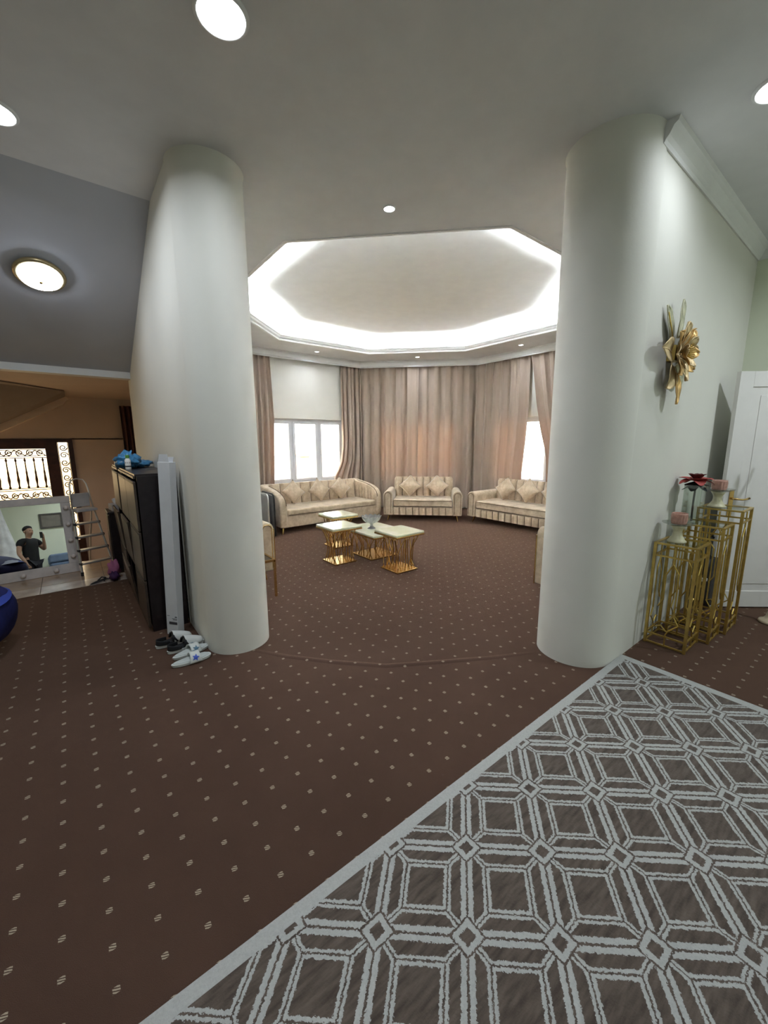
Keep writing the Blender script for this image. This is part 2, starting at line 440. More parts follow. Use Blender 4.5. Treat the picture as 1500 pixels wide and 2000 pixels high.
# cornice in the hall
cp = [(0.0, 0.0), (0.0, -0.105), (0.012, -0.108), (0.02, -0.09), (0.036, -0.073), (0.056, -0.035), (0.075, -0.024), (0.082, 0.0)]
n = len(cp); mb = MB()
st = [(2.88, 1.08, 0), (5.38, 1.08, 1)]
vs = []
for (x, y, mi) in st:
    for d, z in cp: vs.append((x - (d if mi else 0), y - d, H + z))
mb.add(vs, [(i, (i + 1) % n, n + (i + 1) % n, n + i) for i in range(n)] + [tuple(range(n))])
vs = []
for (y, mi) in ((1.08, 1), (-2.0, 0)):
    for d, z in cp: vs.append((5.38 - d, y - (d if mi else 0), H + z))
mb.add(vs, [(i, (i + 1) % n, n + (i + 1) % n, n + i) for i in range(n)])
struct(mb.build('trim_3', M_trim), 'white plaster cornice above the gold flower')

# sloping soffit of the stairs and the entrance below
struct(MB().prism([(3.66, 3.46), (3.71, 3.36), (5.84, 2.40), (5.84, 2.60), (3.75, 3.55)], -3.3, 0.70, lambda a, b, c: (c, a, b)).build('ceiling_stair_soffit', M_soff), 'grey sloping underside of the staircase')
struct(box(-3.3, 0.70, 5.82, 5.98, 2.335, 2.42).build('trim_4', M_trim), 'white strip along the foot of the sloping soffit')
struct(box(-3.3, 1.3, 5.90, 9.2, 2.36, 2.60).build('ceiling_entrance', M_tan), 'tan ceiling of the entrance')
# slanting stair underside against the far wall
mb = MB()
vs = [(-2.2, 6.0, 2.35), (-1.39, 6.0, 2.35), (0.055, 7.85, 2.35), (0.06, 8.6, 2.34), (-2.2, 8.6, 1.10)]
mb.add(vs, [(0, 1, 2), (0, 2, 4), (2, 3, 4)])
struct(mb.build('ceiling_stair_flight', mat('tan_soffit_shaded', (0.30, 0.25, 0.22), 0.8, var=0.04), solid=0.02), 'darker slanting stair underside in the entrance')  # shade of the underside is put into this darker colour
mb = MB().prism([(0.06, 2.345), (0.10, 2.30), (0.02, 2.20), (-2.2, 0.98), (-2.2, 1.12)], 8.56, 8.78, lambda a, b, c: (a, c, b))
struct(mb.build('trim_5', mat('tan_band_lit', (0.80, 0.66, 0.54), 0.75, var=0.04)), 'tan band under the slanting stair')  # lit side of the stair: its light is put into the paler colour
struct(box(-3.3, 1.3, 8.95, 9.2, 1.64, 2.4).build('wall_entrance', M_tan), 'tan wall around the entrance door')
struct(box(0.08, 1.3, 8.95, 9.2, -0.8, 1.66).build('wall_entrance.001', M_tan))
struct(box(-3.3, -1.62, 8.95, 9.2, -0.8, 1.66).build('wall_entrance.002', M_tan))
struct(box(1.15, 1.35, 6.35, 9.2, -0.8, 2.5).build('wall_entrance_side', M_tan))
struct(MB().prism([(0.74, 6.03), (0.94, 6.03), (1.35, 6.45), (1.17, 6.52)], -0.8, H + .1).build('wall_entrance_corner', M_wall))
struct(box(-3.3, 1.3, 6.62, 9.2, -0.80, -0.66).build('floor_entrance', mat('entrance_floor_stone', (0.40, 0.29, 0.20), 0.4)), 'lower stone floor of the entrance')
pf = root('floor_landing', label='strip of tan stone tiles in front of the entrance')
box(-3.3, 0.72, 5.41, 6.62, -0.70, -0.014).build('slab', mat('tile_grout', (0.22, 0.17, 0.13), 0.9), pf)
M_tile = mat('tan_marble_tile', (0.42, 0.30, 0.20), 0.22, var=0.2, scale=3.0, coat=0.2)
M_tile2 = mat('pale_marble_tile', (0.56, 0.46, 0.38), 0.25, var=0.22, scale=4.0, coat=0.2)
for i in range(7):
    x0 = -3.3 + i * 0.58; x1 = min(x0 + 0.575, 0.715)
    box(x0, x1, 5.412, 5.70, -0.014, 0.0).build('tile', M_tile2, pf)
    box(x0, x1, 5.705, 6.16, -0.014, 0.0).build('tile', M_tile, pf)
    box(x0, x1, 6.165, 6.62, -0.014, 0.0).build('tile', M_tile, pf)
# ------------------------------------------------------------------ outside
M_sand = mat('pale_sand', (0.78, 0.68, 0.52), 0.9, var=0.1, scale=2)  # pale sand, slightly mottled
struct(box(-45, 60, -45, 70, -1.0, -0.9).build('ground', M_sand), 'pale sand outside the windows')
# brown gate pillar and bushes in the yard
pl = thing('gate_pillar', 'brown masonry pillar outside the left window', 'pillar', (6.02, 12.0, -0.9))
box(-0.16, 0.16, -0.16, 0.16, 0, 2.0).build('shaft', mat('brown_render', (0.55, 0.36, 0.24), 0.9), pl, bevel=0.01)
box(-0.2, 0.2, -0.2, 0.2, 2.0, 2.1).build('capstone', mat('brown_render', (0.55, 0.36, 0.24), 0.9), pl, bevel=0.015)
def bush(x, y, r, lab):
    t = thing('shrub', lab, 'shrub', (x, y, -0.9), group='shrubs outside the left window')
    leaf = MB(); rnd = random.Random(int(x * 100))
    for i in range(420):
        a = rnd.uniform(0, 2 * PI); zz = rnd.random(); rr = r * math.sqrt(1 - (zz * 1.1 - 0.3) ** 2) * rnd.uniform(0.6, 1.05)
        c = Vector((rr * math.cos(a), rr * math.sin(a), 0.15 + zz * r * 1.5)); d = Vector((rnd.uniform(-1, 1), rnd.uniform(-1, 1), rnd.uniform(-.4, 1))).normalized()
        e = d.orthogonal().normalized(); L = 0.11; W = 0.035
        leaf.add([c * 1.0, c + d * L * .5 + e * W, c + d * L, c + d * L * .5 - e * W], [(0, 1, 2, 3)])
    o = leaf.build('foliage', mat('dusty_leaf', (0.42, 0.40, 0.10), 0.7, var=0.3, scale=9), t); o['kind'] = 'stuff'
    MB().tube([(0, 0, 0), (0.02, 0.01, 0.4), (0, 0.03, 0.8)], [0.04, 0.03, 0.015], 7).build('stem', mat('bark', (0.2, 0.12, 0.07), 0.9), t)
bush(6.9, 11.5, 0.72, 'dusty green shrub beside the brown pillar outside')
bush(8.5, 11.9, 0.72, 'dusty green shrub farther right outside the left window')

# ------------------------------------------------------------------ windows
def window(idx, k, lab):
    a = math.radians(45 * k); r = root('window_%d' % idx, label=lab)
    r.location = side(k, 0, 3.47, 0); r.rotation_euler = (0, 0, a - PI / 2)
    w0 = WT
    f = MB().box(-w0, w0, -.04, .04, WZ0, WZ0 + .05).box(-w0, w0, -.04, .04, WZ1 - .05, WZ1).box(-w0, -w0 + .05, -.04, .04, WZ0 + .05, WZ1 - .05).box(w0 - .05, w0, -.04, .04, WZ0 + .05, WZ1 - .05)
    for x in (-.32, .32): f.box(x - .025, x + .025, -.04, .04, WZ0 + .05, WZ1 - .05)
    f.build('window_frame', M_frame, r)
    xs = [(-w0 + .05, -.345), (-.295, .295), (.345, w0 - .05)]
    for i, (x0, x1) in enumerate(xs):
        q = .05; z0, z1 = WZ0 + .05, WZ1 - .05
        sa = MB().box(x0, x1, -.055, -.01, z0, z0 + q).box(x0, x1, -.055, -.01, z1 - q, z1).box(x0, x0 + q, -.055, -.01, z0 + q, z1 - q).box(x1 - q, x1, -.055, -.01, z0 + q, z1 - q).build('sash', M_frame, r, bevel=.006)
        box(x0 + q - .005, x1 - q + .005, -.034, -.028, z0 + q - .005, z1 - q + .005).build('pane', M_win, sa)
        if i != 0:
            MB().box(x0 + .015, x0 + .035, -.075, -.055, 1.30, 1.42).box(x0 + .018, x0 + .032, -.095, -.075, 1.34, 1.36).build('handle', M_white, sa, bevel=.003)
    box(-w0 - .04, w0 + .04, -.16, -.05, WZ0 - .03, WZ0).build('window_sill', mat('pale_marble_tile', (0.5, 0.42, 0.36)), r, bevel=.005)
window(1, 2, 'white three-part window above the left sofa')
window(2, 1, 'white window hidden behind the drawn curtains')
window(3, 0, 'white window partly covered by the right curtain')

# ------------------------------------------------------------------ curtains
def curtain(name, k, tl, tr, nf, lab, seed, amp=.066, ztop=3.33, zbot=.03, ap=3.245):
    rnd = random.Random(seed); ph = [rnd.uniform(0, 6.28) for _ in range(4)]
    def fn(s, q):
        z = ztop + (zbot - ztop) * q
        t = tl(z) + (tr(z) - tl(z)) * s
        ss = s + .012 * math.sin(2 * PI * 3.1 * s + ph[3]) * (0.3 + q)
        wv = math.sin(2 * PI * nf * ss + ph[0]); wv = math.copysign(abs(wv) ** .8, wv)
        w2 = math.sin(2 * PI * nf * .43 * s + ph[1]) * .55 + math.sin(2 * PI * nf * 1.9 * s + ph[2]) * .22 * (1 - q)
        am = amp * (0.65 + 0.45 * min(1, q * 2.2))
        return side(k, t + .012 * math.sin(4 * PI * nf * s + ph[0]), ap + am * (wv * .75 + w2 * .9), z)
    mb = MB().sheet(fn, int(nf * 20), 30)
    o = mb.build(name, M_curt, smooth=True)
    return tag(o, lab, 'curtain', 'taupe curtains round the sitting room')
cst = lambda v: (lambda z: v)
def ramp(*pts):
    def f(z):
        if z >= pts[0][0]: return pts[0][1]
        for (z0, t0), (z1, t1) in zip(pts, pts[1:]):
            if z >= z1:
                u = (z - z1) / (z0 - z1); return t1 + (t0 - t1) * u
        return pts[-1][1]
    return f
curtain('curtain', 2, cst(1.36), ramp((3.3, .82), (2.0, .80), (.8, .86), (0, .9)), 4.6, 'taupe curtain gathered left of the bright window', 1)
curtain('curtain', 2, ramp((3.3, -.84), (1.5, -.86), (1.1, -.80), (.75, -.60), (.5, -.58), (0, -.7)), cst(-1.35), 4.8, 'taupe curtain gathered right of the bright window', 2)
curtain('curtain', 1, cst(1.35), cst(-.03), 5.5, 'left half of the drawn curtains behind the small sofa', 3)
curtain('curtain', 1, cst(.0), cst(-1.35), 5.2, 'right half of the drawn curtains behind the small sofa', 4, ap=3.262)
curtain('curtain', 0, cst(1.35), ramp((3.3, .06), (2.2, .035), (1.6, .06), (.9, .12), (.6, .10), (0, .1)), 6.2, 'taupe curtain drawn behind the right sofa', 5)
curtain('curtain', 0, ramp((3.3, .05), (2.9, -.04), (2.3, -.15), (1.8, -.27), (1.3, -.42), (0, -.5)), cst(-1.35), 6.3, 'taupe curtain swept aside beside the right column', 6, ap=3.235)
# brown curtain in the entrance
def fn(s, q): return (0.82 + .32 * s + (q * .03), 8.84 + .035 * math.sin(2 * PI * 4 * s), 2.24 - 2.85 * q)
o = MB().sheet(fn, 40, 6).build('curtain', mat('dark_brown_cloth', (0.085, 0.045, 0.038), 0.9), smooth=True)
tag(o, 'dark brown curtain hanging in the entrance beside the column', 'curtain')

# ------------------------------------------------------------------ lamps
def area(parent, loc, d, watt, col=COOL, rot=(0, 0, 0), spread=PI):
    l = bpy.data.lights.new('lamp_glow', 'AREA'); l.shape = 'DISK'; l.size = d; l.energy = watt; l.color = col
    o = bpy.data.objects.new('lamp_glow', l); C.objects.link(o); o.parent = parent; o.location = loc; o.rotation_euler = rot; l.spread = spread
    return o
M_panel = emit('led_panel', (0.95, 0.98, 1.0), 9.0)
def downlight(x, y, r, watt, lab, grp, col=COOL, spread=2.9):
    t = thing('ceiling_light', lab, 'ceiling light', (x, y, H), group=grp)
    MB().lathe([(r * 1.16, 0.0), (r * 1.16, -.004), (r * 1.08, -.012), (r, -.012), (r, 0.0)], 32, caps=False).build('trim_ring', M_trim, t, smooth=True)
    MB().lathe([(r, -.004), (r * .98, -.008), (r * .5, -.010), (.001, -.010)], 32).build('diffuser', M_panel, t)
    area(t, (0, 0, -.018), r * 1.8, watt, col, spread=spread)
HL = 'large round LED downlights in the hall'
downlight(.715, 2.015, .098, PANEL_W, 'large round LED light at the top edge left of centre', HL)
downlight(-.12, 3.28, .098, PANEL_W, 'large round LED light at the left edge above the soffit', HL)
downlight(3.075, .625, .098, PANEL_W * .4, 'large round LED light at the right edge of the ceiling', HL)
for x, y in ((-1.7, .9), (.9, -.9), (4.4, -.9)):  # unseen downlights, added to brighten the hall walls and rug
    downlight(x, y, .098, PANEL_W * {-1.7: .9, .9: 1.0, 4.4: 2.6}[x], {-1.7: 'added unseen LED light left of the viewer', .9: 'added unseen LED light just behind the viewer', 4.4: 'added unseen LED light behind the viewer by the doorway'}[x], HL)
LB = {0: 'small spot light nearest the right column in the ring', 1: 'small spot light above the small sofa', 2: 'small spot light above the bright left window', 3: 'small spot light hidden behind the left column', 4: 'small spot light behind the left column, nearer', 5: 'single small spot light in front of the ceiling recess', 6: 'small spot light behind the right column, nearer', 7: 'small spot light hidden behind the right column'}
for k in range(8):
    p = side(k, 0, 2.79, 0); downlight(p[0], p[1], .042, SPOT_W, LB[k], 'small spot lights around the ceiling recess', spread=2.7)
# LED strip lying in the recess
ls = thing('led_strip', 'white LED strip glowing inside the ceiling recess', 'led strip')
octring([(2.465, 3.391), (2.465, 3.397), (2.505, 3.397), (2.505, 3.391)]).build('channel', M_alu, ls)
octring([(2.47, 3.398), (2.47, 3.404), (2.50, 3.404), (2.50, 3.398)]).build('diffuser', emit('led_strip_glow', (0.86, 0.93, 1.0), LED_E), ls)
# flush lamp on the sloping soffit
sl = math.atan2(0.96, 2.13)
t = thing('flush_ceiling_lamp', 'round flush ceiling lamp with gold rim on the sloping soffit', 'ceiling lamp', (-.02, 4.575, 3.36 - (4.575 - 3.71) * .4507 - .004))
t.rotation_euler = (-sl, 0, 0)
MB().lathe([(.12, 0), (.165, -.006), (.175, -.022), (.168, -.038), (.150, -.044), (.142, -.036), (.12, -.02)], 40, caps=False).build('rim', mat('aged_gold_rim', (0.45, 0.36, 0.20), 0.35, 0.8), t, smooth=True)
MB().lathe([(.148, -.034), (.140, -.055), (.115, -.075), (.075, -.088), (.03, -.093), (.001, -.094)], 40).build('shade', emit('opal_glass_lit', (0.84, 0.90, 1.0), FLUSH_E), t, smooth=True)
MB().lathe([(.012, -.090), (.014, -.098), (.009, -.106), (.001, -.110)], 14).build('finial', M_gold, t, smooth=True)

# ------------------------------------------------------------------ rug
rg = thing('area_rug', 'grey and brown trellis-patterned rug lying across the carpet', 'rug')
M_rug = rugmat()
box(-1.407, 3.08, -1.718, 1.078, 0.0005, 0.012).build('pile', M_rug, rg, bevel=.005)

# ------------------------------------------------------------------ sofas
def leg(t, x, y, dx, dy):
    MB().lathe([(.010, 0), (.013, .02), (.024, .10), (.030, .125)], 8).xf(Matrix(((1, 0, -dx, 0), (0, 1, -dy, 0), (0, 0, 1, 0), (0, 0, 0, 1)))).build('leg', M_gold, t).location = (x, y, 0)
def rbox(x0, x1, y0, y1, z0, z1): return MB().box(x0, x1, y0, y1, z0, z1)
def channel(w, h, d, lean=0.0, n=8):
    """upholstered vertical channel: front bulges between its seams (front at -y)"""
    def fn(s, q):
        return (w * (s - .5), -d * (math.sin(PI * min(1, max(0, s))) ** .45) * (0.55 + .45 * (1 - max(0, (q - .88) / .12) ** 2)) + lean * h * q, h * q)
    mb = MB().sheet(fn, n, 8)
    return mb
def chan_sofa(name, L, D, nb, nfr, lab, loc, rz, backh=.84, armw=.19, armh=.61, seat=.44, group=None, trim=False):
    t = thing(name, lab, 'sofa' if L > 1 else 'armchair', loc, rz, group)
    y0, y1 = -D / 2, D / 2
    ix = L / 2 - armw
    box(-L / 2 + .03, L / 2 - .03, y0 + .04, y1 - .02, .125, .29).build('base', M_vel, t, bevel=.01)
    w = 2 * ix / nfr
    src = channel(w, .155, .028)
    c0 = src.build('front_channel', M_vel, t, smooth=True); c0.location = (-ix + w / 2, y0 + .045, .13)
    for i in range(1, nfr): clone(c0, t, (-ix + w * (i + .5), y0 + .045, .13))
    cu = box(-ix + .005, ix - .005, y0 + .02, y1 - .20, .29, seat).build('seat_cushion', M_vel, t, bevel=.035, seg=4)
    for z in (.305, seat - .02):
        MB().tube([(-ix + .02, y0 + .017, z), (ix - .02, y0 + .017, z)], .006, 6).build('piping', M_velp, cu)
    bw = 2 * ix / nb; bh = backh - seat + .05
    box(-ix - .03, ix + .03, y1 - .16, y1, .15, backh - .02).build('back_frame', M_vel, t, bevel=.04, seg=3)
    cb = channel(bw, bh, .06, .14); b0 = cb.build('back_channel', M_vel, t, smooth=True); b0.location = (-ix + bw / 2, y1 - .205, seat - .05)
    for i in range(1, nb): clone(b0, t, (-ix + bw * (i + .5), y1 - .205, seat - .05))
    sm_ = None
    for i in range(1, nb):
        if sm_ is None: sm_ = MB().tube([(0, 0, 0), (0, .14 * bh * .9, bh * .9), (0, .14 * bh + .01, bh * .985)], .006, 5).build('channel_seam', M_velp, t); sm_.location = (-ix + bw, y1 - .212, seat - .05)
        else: clone(sm_, t, (-ix + bw * i, y1 - .212, seat - .05))
    sm_ = None
    for i in range(1, nfr):
        if sm_ is None: sm_ = MB().tube([(0, 0, 0), (0, -.002, .075), (0, 0, .15)], .005, 5).build('channel_seam', M_velp, t); sm_.location = (-ix + w, y0 + .040, .13)
        else: clone(sm_, t, (-ix + w * i, y0 + .040, .13))
    # rolled arms: arch-shaped front
    r = armw / 2; n = 10
    prof = [(-r * .92, .125)] + [(-r, armh - r)] + [(-r * math.cos(PI * i / n), armh - r + r * math.sin(PI * i / n)) for i in range(1, n)] + [(r, armh - r), (r * .92, .125)]
    for sgn in (-1, 1):
        a = MB().prism(prof, y0, y1 - .05, lambda p, q, c: (p, c, q)).build('arm', M_vel, t, bevel=.018, seg=3); a.location = (sgn * (L / 2 - r), 0, 0)
        ins = [(-r * .60, .16)] + [(-r * .66 * math.cos(PI * i / n), armh - r + r * .66 * math.sin(PI * i / n)) for i in range(0, n + 1)] + [(r * .60, .16)]
        MB().tube([(p, y0 - .002, q) for p, q in ins], .0055, 6).build('piping', M_gold if trim else M_velp, a)
        if trim:
            MB().tube([(p * 1.0, y0 + .004, q) for p, q in [(sgn * r, .125), (sgn * r, armh - r)]], .007, 6).build('gold_trim', M_gold, a)
    for sx in (-1, 1):
        for sy in (-1, 1):
            leg(t, sx * (L / 2 - .08), sy * (D / 2 - .09), .25 * sx, .25 * sy)
    return t
SOF = 'beige crushed velvet sofas'
lv = chan_sofa('loveseat', 1.56, .86, 8, 9, 'small two-seat beige velvet sofa in front of the drawn curtains', (5.70, 5.98, 0), -PI / 4, group=SOF)
sr = chan_sofa('sofa', 2.25, .88, 13, 14, 'three-seat beige velvet sofa with channelled front beside the right column', (6.52, 4.0, 0), -PI / 2, group=SOF)
# the left sofa: sloping arms run into the back
def tux(lab, loc):
    L, D = 2.18, .95
    t = thing('sofa', lab, 'sofa', loc, 0, SOF); y0, y1 = -D / 2, D / 2; seat = .43
    box(-L / 2 + .05, L / 2 - .05, y0 + .03, y1 - .03, .12, .33).build('base', M_vel, t, bevel=.015)
    cu = box(-L / 2 + .15, L / 2 - .15, y0 + .02, y1 - .24, .325, seat).build('seat_cushion', M_vel, t, bevel=.03, seg=4)
    MB().tube([(-L / 2 + .17, y0 + .017, .335), (L / 2 - .17, y0 + .017, .335)], .006, 6).build('piping', M_velp, cu)
    box(-L / 2 + .02, L / 2 - .02, y1 - .15, y1, .13, .80).build('back_frame', M_vel, t, bevel=.04, seg=3)
    nb = 9; bw = (L - .30) / nb
    cb = channel(bw, .42, .05, .12); b0 = cb.build('back_channel', M_vel, t, smooth=True); b0.location = (-L / 2 + .15 + bw / 2, y1 - .20, seat - .04)
    for i in range(1, nb): clone(b0, t, (-L / 2 + .15 + bw * (i + .5), y1 - .20, seat - .04))
    sm_ = MB().tube([(0, 0, 0), (0, .045, .36), (0, .06, .415)], .006, 5).build('channel_seam', M_velp, t); sm_.location = (-L / 2 + .15 + bw, y1 - .207, seat - .04)
    for i in range(2, nb): clone(sm_, t, (-L / 2 + .15 + bw * i, y1 - .207, seat - .04))
    crv = bez([(y1 - .05, .80, 0), (y1 - .45, .745, 0), (y0 + .02, .74, 0), (y0 + .005, .50, 0)], 14)
    prof = [(y1 - .05, .13)] + [(p.x, p.y) for p in crv] + [(y0 + .0, .30), (y0 + .03, .12)]
    for sgn in (-1, 1):
        def mp(p, q, c): return (c, p, q)
        a = MB().prism(prof, -.065, .065, mp).build('arm', M_vel, t, bevel=.03, seg=3); a.location = (sgn * (L / 2 - .075), 0, 0)
        MB().tube([(-sgn * .045, p.x - .003, p.y + .002) for p in crv[2:]], .007, 6).build('piping', M_velp, a)
        for j in range(1, 6):
            yy = y1 - .24 - j * .105; f = [p for p in crv if p.x <= yy + .06]
            zt = min(crv, key=lambda p: abs(p.x - yy)).y - .015
            MB().tube([(-sgn * .066, yy, seat - .02), (-sgn * .068, yy + .012, (seat + zt) / 2), (-sgn * .056, yy + .02, zt)], .0045, 5).build('channel_seam', M_velp, a)
    for sx in (-1, 1):
        for sy in (-1, 1): leg(t, sx * (L / 2 - .07), sy * (D / 2 - .09), .25 * sx, .25 * sy)
    return t
tux('long beige velvet sofa with sloping arms under the bright window', (3.79, 6.775, 0))
ar = chan_sofa('armchair', .86, .84, 4, 5, 'beige velvet armchair mostly hidden behind the left column', (1.31, 4.68, 0), 0, backh=.88, armw=.16, armh=.69, trim=True, group='beige velvet armchairs')
chan_sofa('armchair', .86, .80, 4, 5, 'beige velvet armchair with gold trim hidden behind the right column', (4.08, 1.76, 0), PI, backh=.88, armw=.16, armh=.72, trim=True, group='beige velvet armchairs')

# cushions standing on their corners
def pillow_mesh():
    mb = MB(); a = .172; n = 12
    def srf(sg):
        def fn(s, q):
            x, y = 2 * s - 1, 2 * q - 1
            k = 1 - .10 * (1 - abs(x) ** 2) * abs(y) ** 2 - .10 * (1 - abs(y) ** 2) * abs(x) ** 2
            th = .075 * ((1 - x * x) * (1 - y * y)) ** .42
            th += .006 * math.sin(7 * x + 3 * y) * (1 - x * x) * (1 - y * y)
            return (a * x * k, sg * th, a * y * k)
        return fn
    mb.sheet(srf(-1), n, n); mb.sheet(srf(1), n, n)
    mb.xf(Matrix.Rotation(PI / 4, 4, 'Y'))
    return mb.mesh('cushion', M_vel, True)
pm = pillow_mesh()
def pillow(sofa_loc, rz, x, y, seat, lean, spin, lab):
    o = bpy.data.objects.new('cushion', pm); C.objects.link(o)
    v = Matrix.Rotation(rz, 4, 'Z') @ Vector((x, y, 0))
    o.location = (sofa_loc[0] + v.x, sofa_loc[1] + v.y, seat + .228)
    o.rotation_euler = (Matrix.Rotation(rz, 4, 'Z') @ Matrix.Rotation(-lean, 4, 'X') @ Matrix.Rotation(spin, 4, 'Y')).to_euler()
    tag(o, lab, 'cushion', 'beige velvet cushions on the sofas')
A, B_, D_ = (3.79, 6.775), (5.70, 5.98), (6.52, 4.0)
pillow(A, 0, -.56, .10, .43, .28, .10, 'leftmost cushion on the sofa under the window')
pillow(A, 0, -.03, .08, .43, .28, -.04, 'middle cushion on the sofa under the window')
pillow(A, 0, .46, .10, .43, .26, .05, 'rightmost cushion on the sofa under the window')
pillow(B_, -PI / 4, -.27, .06, .44, .26, .03, 'left cushion on the small sofa')
pillow(B_, -PI / 4, .29, .06, .44, .26, -.05, 'right cushion on the small sofa')
pillow(D_, -PI / 2, -.60, .06, .44, .26, .04, 'left cushion on the right sofa')
pillow(D_, -PI / 2, -.12, .06, .44, .26, -.04, 'middle cushion on the right sofa')
pillow(D_, -PI / 2, .38, .06, .44, .26, .03, 'cushion on the right sofa cut off by the column')

# ------------------------------------------------------------------ nest of gold tables
M_marb = mat('cream_onyx_top', (0.78, 0.79, 0.56), 0.12, var=0.06, scale=3.0, coat=0.5, col2=(0.84, 0.85, 0.72))
def gold_table(lab, x, y, top, base, h, nrod, seed, tw=None):
    t = thing('coffee_table', lab, 'coffee table', (x, y, 0), 0, 'gold-framed tables in the middle of the sitting room')
    tx, ty = top; b = base / 2; rnd = random.Random(seed)
    box(-b, b, -b, b, 0.002, .022).build('base_plate', M_gold, t, bevel=.004)
    box(-tx / 2, tx / 2, -ty / 2, ty / 2, h - .028, h).build('table_top', M_marb, t, bevel=.008, seg=3)
    box(-tx / 2 - .002, tx / 2 + .002, -ty / 2 - .002, ty / 2 + .002, h - .05, h - .029).build('rim', M_gold, t, bevel=.004)
    k = nrod // 4
    for e in range(4):
        for i in range(k):
            s = -b * .84 + 2 * b * .84 * i / k; bend = rnd.uniform(-.05, .05); out = rnd.uniform(.0, .035); sh = rnd.uniform(-.03, .03)
            pts = []
            for j in range(9):
                q = j / 8; oo = b * .84 - out * math.sin(PI * q) * 1.2 + (min(tx, ty) / 2 - .05 - b * .84) * q ** 1.6
                ss = s + bend * math.sin(PI * q * 1.3) + sh * q
                p = [(ss, -oo), (oo, ss), (-ss, oo), (-oo, -ss)][e]
                pts.append((p[0], p[1], .02 + (h - .07) * q))
            MB().tube(pts, .0065, 6).build('rod', M_gold, t, smooth=True)
    return t
gold_table('square gold rod table with cream top nearest the left column', 2.71, 4.44, (.44, .44), .33, .50, 20, 1)
gold_table('square gold rod table with cream top at the front right', 3.12, 3.69, (.44, .44), .33, .50, 20, 2)
gold_table('square gold rod table with cream top at the back of the nest', 3.14, 5.16, (.44, .44), .33, .50, 20, 4)
gold_table('low wide gold table with white top carrying the glass bowl', 3.27, 4.40, (.60, .78), .46, .38, 24, 3)
# cut-glass bowl
M_crys = mat('crystal_glass', (0.95, 0.96, 0.97), 0.05, var=0.0, trans=0.72, ior=1.5)
t = thing('glass_bowl', 'clear cut-glass pedestal bowl on the low table', 'bowl', (3.23, 4.42, .381))
n = 24
def fl_(s, q):
    pr = [(.055, 0), (.050, .012), (.02, .03), (.016, .06), (.03, .075), (.085, .10), (.118, .135), (.135, .175)]
    f = q * (len(pr) - 1); i = min(int(f), len(pr) - 2); r = pr[i][0] + (pr[i + 1][0] - pr[i][0]) * (f - i); z = pr[i][1] + (pr[i + 1][1] - pr[i][1]) * (f - i)
    r *= 1 + (.05 * math.cos(12 * 2 * PI * s) if q > .55 else 0); z += .008 * math.cos(12 * 2 * PI * s) * max(0, q - .8) * 5
    return (r * math.cos(2 * PI * s), r * math.sin(2 * PI * s), z)
MB().sheet(fl_, 72, 21, True).build('bowl_body', M_crys, t, solid=.006)
MB().lathe([(.056, 0.0), (.056, .006), (.02, .008), (.001, .008)], 24).build('foot', M_crys, t)

# side table with a glass top by the left armchair
t = thing('side_table', 'gold-framed glass side table beside the left column', 'side table', (1.34, 3.96, 0))
for sx in (-1, 1):
    for sy in (-1, 1): box(sx * .20 - .011, sx * .20 + .011, sy * .16 - .011, sy * .16 + .011, 0, .39).build('leg', M_gold, t)
box(-.205, .205, -.171, -.149, .375, .40).build('rail', M_gold, t); box(-.205, .205, .149, .171, .375, .40).build('rail', M_gold, t)
box(-.211, -.189, -.149, .149, .375, .40).build('rail', M_gold, t); box(.189, .211, -.149, .149, .375, .40).build('rail', M_gold, t)
box(-.189, .189, -.149, .149, .386, .394).build('glass_top', mat('smoked_glass', (0.04, 0.035, 0.03), 0.05, coat=0.5), t)

# folded boards leaning between armchair and sofa
for i, (x, lab, m1) in enumerate(((2.50, 'folded table with pale edge leaning beside the left sofa', M_alu), (2.60, 'folded table with black edge leaning beside the left sofa', M_black))):
    t = thing('folding_table', lab, 'folding table', (x, 6.30, 0), math.radians(-4), 'folded tables beside the left sofa')
    box(-.012, .012, -.0, .62, .012, .70).build('board', mat('grey_laminate', (0.30, 0.29, 0.29), 0.5), t, bevel=.004)
    MB().tube([(0, 0, .02), (0, -.012, .06), (0, -.012, .64), (0, .01, .70), (0, .06, .72), (0, .56, .72), (0, .63, .68), (0, .63, .02)], .014, 8).build('edge_tube', m1, t, smooth=True)

# ------------------------------------------------------------------ white door standing open on the right
d1 = root('door_1', (4.66, .95, 0), 'white panelled door standing open'); d1.rotation_euler = (0, 0, math.radians(-40))
M_door = mat('white_door_paint', (0.74, 0.72, 0.69), 0.4, var=0.02)
box(.002, .85, -.012, .012, .012, 2.16).build('leaf', M_door, d1)
MB().box(0, .12, -.022, .022, .012, 2.16).build('stile', M_door, d1, bevel=.003); MB().box(.73, .85, -.022, .022, .012, 2.16).build('stile', M_door, d1, bevel=.003)
box(.12, .73, -.0215, .0215, .012, .17).build('rail', M_door, d1, bevel=.003); box(.12, .73, -.0215, .0215, 2.03, 2.16).build('rail', M_door, d1, bevel=.003)
MB().box(.20, .65, -.017, -.010, .24, 1.96).build('door_panel', M_door, d1, bevel=.005)
hp = MB().box(.045, .085, -.030, -.022, .885, 1.135).build('handle_plate', M_gold, d1, bevel=.008)
MB().tube([(.065, -.030, 1.055), (.065, -.065, 1.055), (.085, -.072, 1.053), (.13, -.070, 1.048), (.165, -.068, 1.052), (.195, -.064, 1.060)], [.010, .010, .0095, .008, .008, .011], 8).build('lever', M_gold, hp, smooth=True)
MB().box(-.003, .001, -.011, .011, .96, 1.16).build('lock_plate', mat('dark_bronze', (0.10, 0.06, 0.04), 0.4, 0.8), d1)
fr = root('door_frame', (5.38, 0, 0), 'white door surround')
